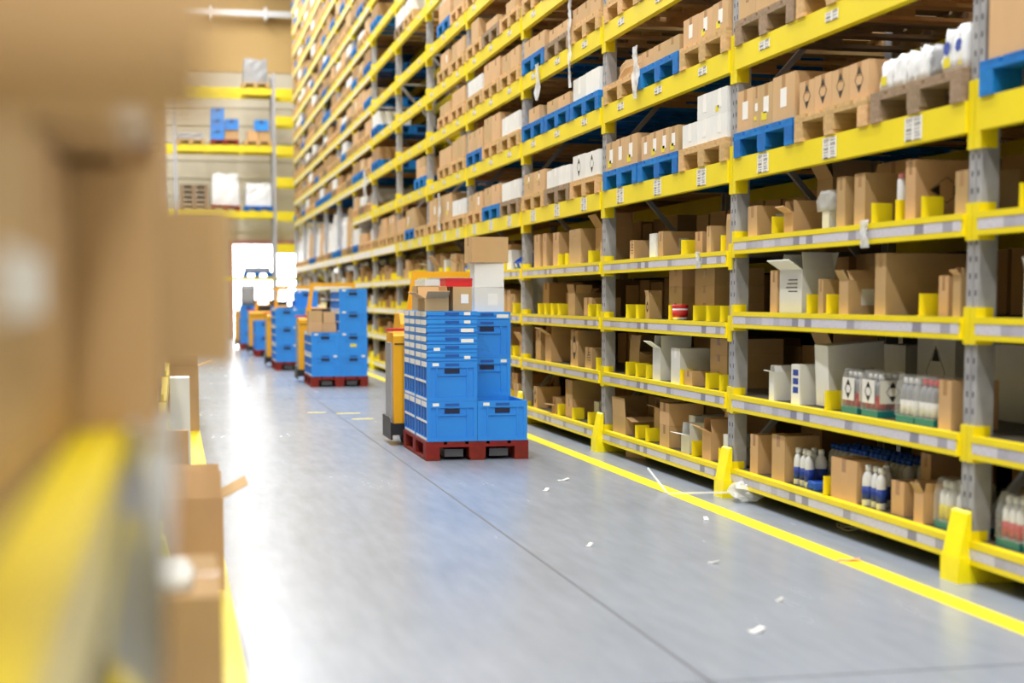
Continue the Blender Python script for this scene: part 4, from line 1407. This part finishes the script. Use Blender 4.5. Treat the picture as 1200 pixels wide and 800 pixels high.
# ------------------------------------------------------------------ left rack beside the camera
XF = -0.085
lrack = link('pallet_rack', None, None, (XF, Y1, 0))
tag(lrack, 'out-of-focus pallet rack close on the left side of the aisle', 'rack')
lpost = post_mesh(2.9)
for i in range(-2, NB + 1):
    y = i * BAY
    link('post', lpost, lrack, (0, y, 0), (0, 0, PI))
    link('post', lpost, lrack, (-RD, y, 0))
    link('post_guard', guard_front, lrack, (0, y, 0), (0, 0, PI))
    link('brace', brace_d, lrack, (-RD + PD, y, 0.4))
    link('brace', brace_u, lrack, (-RD + PD, y, 1.5))
LTOP = [0.18, 0.66, 1.11]
for b in range(-2, NB + 1):
    y = (b - 1) * BAY + PW / 2
    if b == -2:
        continue
    for z in LTOP:
        bm = link('shelf_beam', beam_low, lrack, (0, y + BL, z), (0, 0, PI))
        link('price_strip', strip_low, bm)
        link('beam_lip', lip_low, bm)
        link('beam_connector', con_low[0], bm)
        link('beam_connector', con_low[1], bm, (0, BL, 0))
        link('shelf_beam', beam_low, lrack, (-RD, y, z))
        link('shelf_deck', deck_low, lrack, (-RD, y, z))
    bm = link('pallet_beam', beam_hi, lrack, (0, y + BL, 2.135), (0, 0, PI))
    link('beam_connector', con_hi[0], bm)
    link('beam_connector', con_hi[1], bm, (0, BL, 0))
    link('pallet_beam', beam_hi, lrack, (-RD, y, 2.135))

def lcarton(kind, y0, y1, xf, z0, z1, label, d=0.42, mark=None, rz=0.0, flaps=None, mat=None):
    return carton(kind, xf - d / 2, (y0 + y1) / 2, z0 + 0.001, d, y1 - y0, z1 - z0 - 0.002, label, 'cartons on the left rack', rz, mark, True, flaps, mat=mat)
lcarton('b', 0.42, 0.90, -0.125, 1.11, 1.36, 'very blurred brown carton at left edge, lower row on left rack')
o = lcarton('b', 0.95, 1.48, -0.125, 1.11, 1.50, 'blurred tan carton, second from left in lower row on left rack')
link('document_pouch', MB().box(0, 0.012, -0.15, 0.15, -0.025, 0.025).mesh('document_pouch', 'paper'), o, (0.21, 0.05, 0.165))
lcarton('b', 1.52, 1.82, -0.12, 1.11, 1.42, 'blurred brown carton, third from left in lower row on left rack')
lcarton('b', 1.86, 2.12, -0.02, 1.11, 1.42, 'blurred brown carton, fourth from left in lower row on left rack')
lcarton('b', 2.16, 2.54, -0.035, 1.11, 1.172, 'flat blurred brown carton under the jutting carton on left rack')
lcarton('b', 2.16, 2.50, 0.078, 1.173, 1.39, 'blurred brown carton jutting out of the left rack over the aisle', 0.5)
lcarton('b', 2.66, 3.10, -0.022, 1.11, 1.52, 'blurred brown carton just past the jutting carton on left rack')
lcarton('b', 0.62, 0.90, 0.022, 1.362, 1.62, 'very blurred tan carton jutting out at the top left', 0.5)
lcarton('b', 0.96, 1.48, -0.11, 1.51, 1.90, 'blurred tan carton, second in upper row on left rack')
o = lcarton('b', 1.52, 2.12, -0.06, 1.43, 1.86, 'blurred tan carton with white patch, third in upper row on left rack')
link('document_pouch', MB().box(0, 0.03, -0.12, 0.12, -0.045, 0.045).mesh('document_pouch', 'paper'), o, (0.21, 0.06, 0.07))
lcarton('b', 2.20, 3.05, -0.03, 1.53, 1.92, 'blurred tan carton, fourth in upper row on left rack')
lcarton('b', 3.30, 3.86, -0.02, 1.11, 1.9, 'tall blurred tan carton past the second post on left rack', 0.5)
lcarton('b', 3.9, 4.9, -0.02, 1.11, 1.92, 'tall blurred tan carton farther along the left rack', 0.5)
lcarton('b', 5.0, 5.9, -0.02, 1.11, 1.9, 'tall blurred tan carton at the end of the third left bay', 0.5)
lcarton('b', 3.30, 3.85, 0.09, 0.18, 0.625, 'blurred brown carton low on the left rack at the picture bottom', 0.46)
o = link('paper_sheet', wrapped_mesh(0.16, 0.3, 0.03, 31).mesh('paper_sheet', 'paper', True), None, (-0.05, 3.5, 0.627))
tag(o, 'blurred white paper lying on the low brown carton at left', 'paper')
lcarton('b', 0.5, 1.2, -0.2, 0.66, 0.98, 'blurred carton under the left rack beam, nearest of three')
lcarton('w', 1.3, 1.9, -0.2, 0.66, 0.95, 'blurred white carton under the left rack beam, middle of three')
lcarton('b', 2.4, 3.0, -0.2, 0.66, 0.96, 'blurred carton under the left rack beam, farthest of three')
lcarton('b', 0.5, 1.3, -0.2, 0.18, 0.5, 'blurred carton on the lowest left shelf, nearest')
lcarton('b', 1.5, 2.3, -0.2, 0.18, 0.5, 'blurred carton on the lowest left shelf, second')
RK = random.Random(17)
q = 0
for b in range(1, 5):
    for z in LTOP:
        y = post_y(b - 1) + 0.1
        while y < post_y(b) - 0.6:
            wd = RK.choice((0.4, 0.5, 0.55))
            if y > 6.2 and RK.random() < 0.8:
                q += 1
                h = RK.uniform(0.25, 0.33) if z < 1 else RK.uniform(0.3, 0.7)
                lcarton('b' if RK.random() < 0.8 else 'w', y, y + wd, RK.uniform(-0.14, -0.09), z, z + h, '%s carton from the camera, %s of the left rack, bay %s' % (ORD[1 + q % 18], {0.18: 'bottom shelf', 0.66: 'second shelf', 1.11: 'third shelf'}[z], ORD[b + 1]))
            y += wd + 0.05
far_left = MB()
for b in range(5, NB + 1):
    for z in LTOP:
        y = post_y(b - 1) + 0.1
        while y < post_y(b) - 0.6:
            wd = RK.choice((0.4, 0.5, 0.55))
            h = RK.uniform(0.22, 0.33) if z < 1 else RK.uniform(0.3, 0.75)
            if RK.random() < 0.8:
                far_left.box(XF - 0.55, XF - RK.uniform(0.01, 0.06), y, y + wd, z + 0.001, z + h)
            y += wd + 0.05
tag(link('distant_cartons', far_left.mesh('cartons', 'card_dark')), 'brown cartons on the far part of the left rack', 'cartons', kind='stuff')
# hanging white sheet under the left beam
m = MB()
nn = 14
for i in range(nn + 1):
    a = i / nn
    yy = 1.45 + 0.68 * a
    for k in range(6):
        u = k / 5
        zz = 1.12 - u * (0.24 - 0.06 * a)
        m.v.append((0.028 * math.sin(a * 9 + u * 2) - 0.02 - 0.02 * u, yy - 1.8, zz))
nv = len(m.v)
m.v += [(a - 0.003, b_, c) for a, b_, c in m.v]
for i in range(nn):
    for k in range(5):
        a = i * 6 + k
        m.f.append((a, a + 1, a + 7, a + 6))
        m.f.append((nv + a, nv + a + 6, nv + a + 7, nv + a + 1))
m.m = [0] * len(m.f)
o = link('film_sheet', m.mesh('film_sheet', 'plastic_white', True), None, (XF + 0.078, 1.8, 0.0))
tag(o, 'blurred white film sheet hanging below the left rack beam', 'film sheet')
# cartons standing on the floor along the left rack
carton('o', 0.065, 6.83, 0.001, 0.25, 0.34, 0.40, 'open brown carton on the floor at the left yellow line', 'cartons on the floor', 0, None, True, (20, 62, -20, 30))
o = link('cardboard_sheet', MB().box(-0.12, 0.06, -0.02, 0.02, 0, 0.62).mesh('cardboard_sheet', 'card'), None, (-0.005, 7.6, 0.001))
tag(o, 'flat brown cardboard sheet standing behind the open floor carton', 'cardboard')
o = link('white_sheet', MB().box(-0.04, 0.085, -0.15, 0.15, 0, 0.75).mesh('white_sheet', 'card_white'), None, (-0.0, 10.2, 0.001))
tag(o, 'tall white carton standing on the floor along the left rack', 'carton')
carton('o', 0.06, 15.0, 0.001, 0.3, 0.4, 0.62, 'far open brown carton on the floor along the left rack', 'cartons on the floor', 0, None, True, (10, 70, 40, 30))
carton('o', 0.05, 18.5, 0.001, 0.3, 0.4, 0.8, 'farthest open brown carton on the floor along the left rack', 'cartons on the floor', 0, None, True, (10, 75, 60, 30))

# ------------------------------------------------------------------ rack across the end of the aisle
YE = 46.2
er = link('pallet_rack', None, None, (0, YE, 0))
tag(er, 'pallet rack across the far end of the aisle with yellow beams', 'rack')
ep = MB().box(-0.05, 0.05, 0, 0.09, 0, 7.9).mesh('post', 'steel')
EX = [-2.79, 0.09, 2.97, 5.85]
for x in EX:
    link('post', ep, er, (x, 0, 0))
    link('post', ep, er, (x, 1.0, 0))
def ebeam(x0, x1, z, h=0.2):
    link('pallet_beam', MB().box(x0 + 0.05, x1 - 0.05, -0.02, 0.04, z - h, z).mesh('pallet_beam', 'rack_yellow'), er)
    link('pallet_beam', MB().box(x0 + 0.05, x1 - 0.05, 1.02, 1.08, z - h, z).mesh('pallet_beam', 'rack_yellow'), er)
ELV = [1.9, 3.85, 5.78, 7.46]
for z in ELV:
    ebeam(EX[0], EX[1], z, 0.1 if z < 2 else 0.2)
    ebeam(EX[1], EX[2], z, 0.1 if z < 2 else 0.2)
for z in (1.9, 2.88, 3.85, 4.85, 5.78, 6.65, 7.46):
    ebeam(EX[2], EX[3], z, 0.1 if z < 2 else 0.26)
def epallet(x, z, mat, label):
    o = pallet(x, YE + 0.55, z + 0.001, 0.82, mat, label, 'pallets on the end rack', parts=False, rz=PI / 2)
    return z + 0.001 + PH
def eload(x, z, h, sd, mat, label, w_=0.8):
    src = WRAPS[sd % 6]
    m = MB()
    m.v = [(a * w_ / 1.05, c * 1.2, e * h) for a, c, e in src.v]
    m.f, m.m = src.f, src.m
    o = link('wrapped_load', m.mesh('wrapped_load', mat), None, (x, YE + 0.55, z + 0.001))
    tag(o, label, 'wrapped load', 'loads on the end rack')
z = epallet(0.55, 5.78, 'wood', 'wooden pallet, left of three on the upper end rack level')
eload(0.55, z, 0.22, 1, 'plastic_grey', 'low grey bundle, left on the upper end rack level')
z = epallet(1.53, 5.78, 'wood_red', 'red pallet under blue crates on the end rack')
for q, (dx, dz) in enumerate(((-0.21, 0), (-0.21, 1), (-0.21, 2), (0.21, 1))):
    crate(1.53 + dx, YE + 0.45, z + 0.002 + dz * (CH + 0.001), 'blue crate on end rack, %s' % ('bottom of left column', 'middle of left column', 'top of left column', 'resting on brown carton')[q], False, False)
carton('b', 1.74, YE + 0.45, z + 0.001, 0.4, 0.5, CH, 'brown carton beside blue crates on the end rack', 'loads on the end rack', 0, None, False)
z = epallet(2.5, 5.78, 'wood', 'wooden pallet, right of three on the upper end rack level')
carton('b', 2.36, YE + 0.45, z + 0.001, 0.32, 0.5, 0.3, 'left brown carton under the small blue crate on end rack', 'loads on the end rack', 0, None, False)
carton('b', 2.70, YE + 0.45, z + 0.001, 0.32, 0.5, 0.3, 'right brown carton under the small blue crate on end rack', 'loads on the end rack', 0, None, False)
crate(2.62, YE + 0.45, z + 0.303, 'single blue crate on brown cartons, right of the upper end rack level', False, False)
for q in range(5):
    pallet(0.62, YE + 0.55, 3.851 + q * 0.1505, 0.82, 'wood_old', 'weathered wooden pallet, %s from below in the end rack stack' % ORD[q + 1], 'pallets on the end rack', parts=False, rz=PI / 2)
z = epallet(1.53, 3.85, 'wood_red', 'red pallet under the tall white bag on the end rack')
eload(1.53, z, 1.0, 2, 'plastic_white', 'tall white bag load on the end rack', 0.85)
z = epallet(2.5, 3.85, 'wood_blue', 'blue pallet under the white wrapped load on the end rack')
eload(2.5, z, 0.7, 3, 'plastic_white', 'white wrapped load beside the end rack post')
z = epallet(2.45, 7.46, 'wood', 'wooden pallet on the top level of the end rack')
eload(2.45, z, 0.75, 4, 'plastic_grey', 'grey wrapped load on the top level of the end rack', 0.75)
z = epallet(2.45, 1.9, 'wood_blue', 'blue pallet low on the end rack before the bright door')
eload(2.45, z, 0.16, 5, 'plastic_grey', 'low grey bundle on end rack before the bright door')

# ------------------------------------------------------------------ litter on the floor
def scrap(x, y, sx, sy, rz, label, mat='paper', seed=0):
    rr = random.Random(seed)
    m = MB()
    pts = [(-sx, -sy), (-sx * 0.2, -sy * 1.2), (sx, -sy * 0.8), (sx * 0.9, sy), (0, sy * 0.9), (-sx * 0.8, sy * 1.1)]
    m.prism([(a * rr.uniform(0.8, 1.2), c * rr.uniform(0.8, 1.2)) for a, c in pts], 0.0, 0.003)
    m.v = [(a, c, e + 0.012 * max(0, a / sx) ** 2) for a, c, e in m.v]
    return tag(link('paper_scrap', m.mesh('paper_scrap', mat), None, (x, y, 0.002), (0, 0, rz)), label, 'scrap', 'litter on the floor')
scrap(2.14, 5.37, 0.03, 0.02, 0.3, 'white paper scrap on the floor nearest the camera')
scrap(2.50, 6.83, 0.025, 0.012, -0.6, 'white paper strip on the floor before the nearest full bay')
scrap(2.05, 7.44, 0.02, 0.012, 0.8, 'small white scrap in the middle of the floor')
scrap(2.62, 10.2, 0.04, 0.02, 0.2, 'pale scrap on the floor right of the nearest red pallet')
scrap(2.37, 9.68, 0.03, 0.015, 1.0, 'small pale scrap on the floor before the nearest red pallet')
scrap(2.95, 8.2, 0.02, 0.012, 1.4, 'tiny white scrap beside the right yellow line')
scrap(3.16, 6.75, 0.05, 0.02, -0.5, 'orange scrap on the right yellow line', 'plastic_pink')
scrap(2.45, 5.9, 0.012, 0.01, 0, 'tiny pale crumb on the open floor')
bagm = MB()
rb = random.Random(9)
for i in range(9):
    for k in range(14):
        th, ph = PI * i / 8, 2 * PI * k / 14
        rr = rb.uniform(0.78, 1.1) if 0 < i < 8 else 1
        bagm.v.append((0.10 * rr * math.sin(th) * math.cos(ph), 0.14 * rr * math.sin(th) * math.sin(ph), max(0.0, 0.065 + 0.068 * rr * math.cos(th))))
for i in range(8):
    for k in range(14):
        bagm.f.append((i * 14 + k, (i + 1) * 14 + k, (i + 1) * 14 + (k + 1) % 14, i * 14 + (k + 1) % 14))
bagm.m = [0] * len(bagm.f)
o = link('plastic_bag', bagm.mesh('plastic_bag', 'film_bag'), None, (3.46, 8.86, 0.001), (0, 0, 0.4))
tag(o, 'crumpled clear plastic bag on the floor under the bottom shelf', 'bag')
o = link('film_tail', MB().bar((3.1, 9.35, 0.004), (3.42, 8.98, 0.05), 0.006).bar((3.1, 9.35, 0.004), (3.05, 9.62, 0.14), 0.005).bar((3.05, 9.62, 0.14), (3.13, 9.5, 0.005), 0.004).mesh('film_tail', 'film_white'), None, (0, 0, 0))
tag(o, 'thin clear film ribbon trailing across the right yellow line', 'film')
m = MB()
pr = None
for k in range(26):
    a = k * 0.55
    p = (3.6 + 0.07 * math.cos(a) * (1 + 0.2 * math.sin(k)), 7.62 + 0.12 * math.sin(a * 0.9), 0.006 + 0.012 * (1 + math.sin(k * 1.7)))
    if pr:
        m.bar(pr, p, 0.003)
    pr = p
tag(link('packing_strap', m.mesh('strap', 'strap')), 'tangled pale packing strap on the floor under the bottom shelf', 'strap')
carton('o', 3.62, 11.55, 0.001, 0.16, 0.22, 0.08, 'crushed brown carton on the floor under the bottom shelf', 'cartons on the floor', 0.5, None, True, (40, 20, -30, 30))
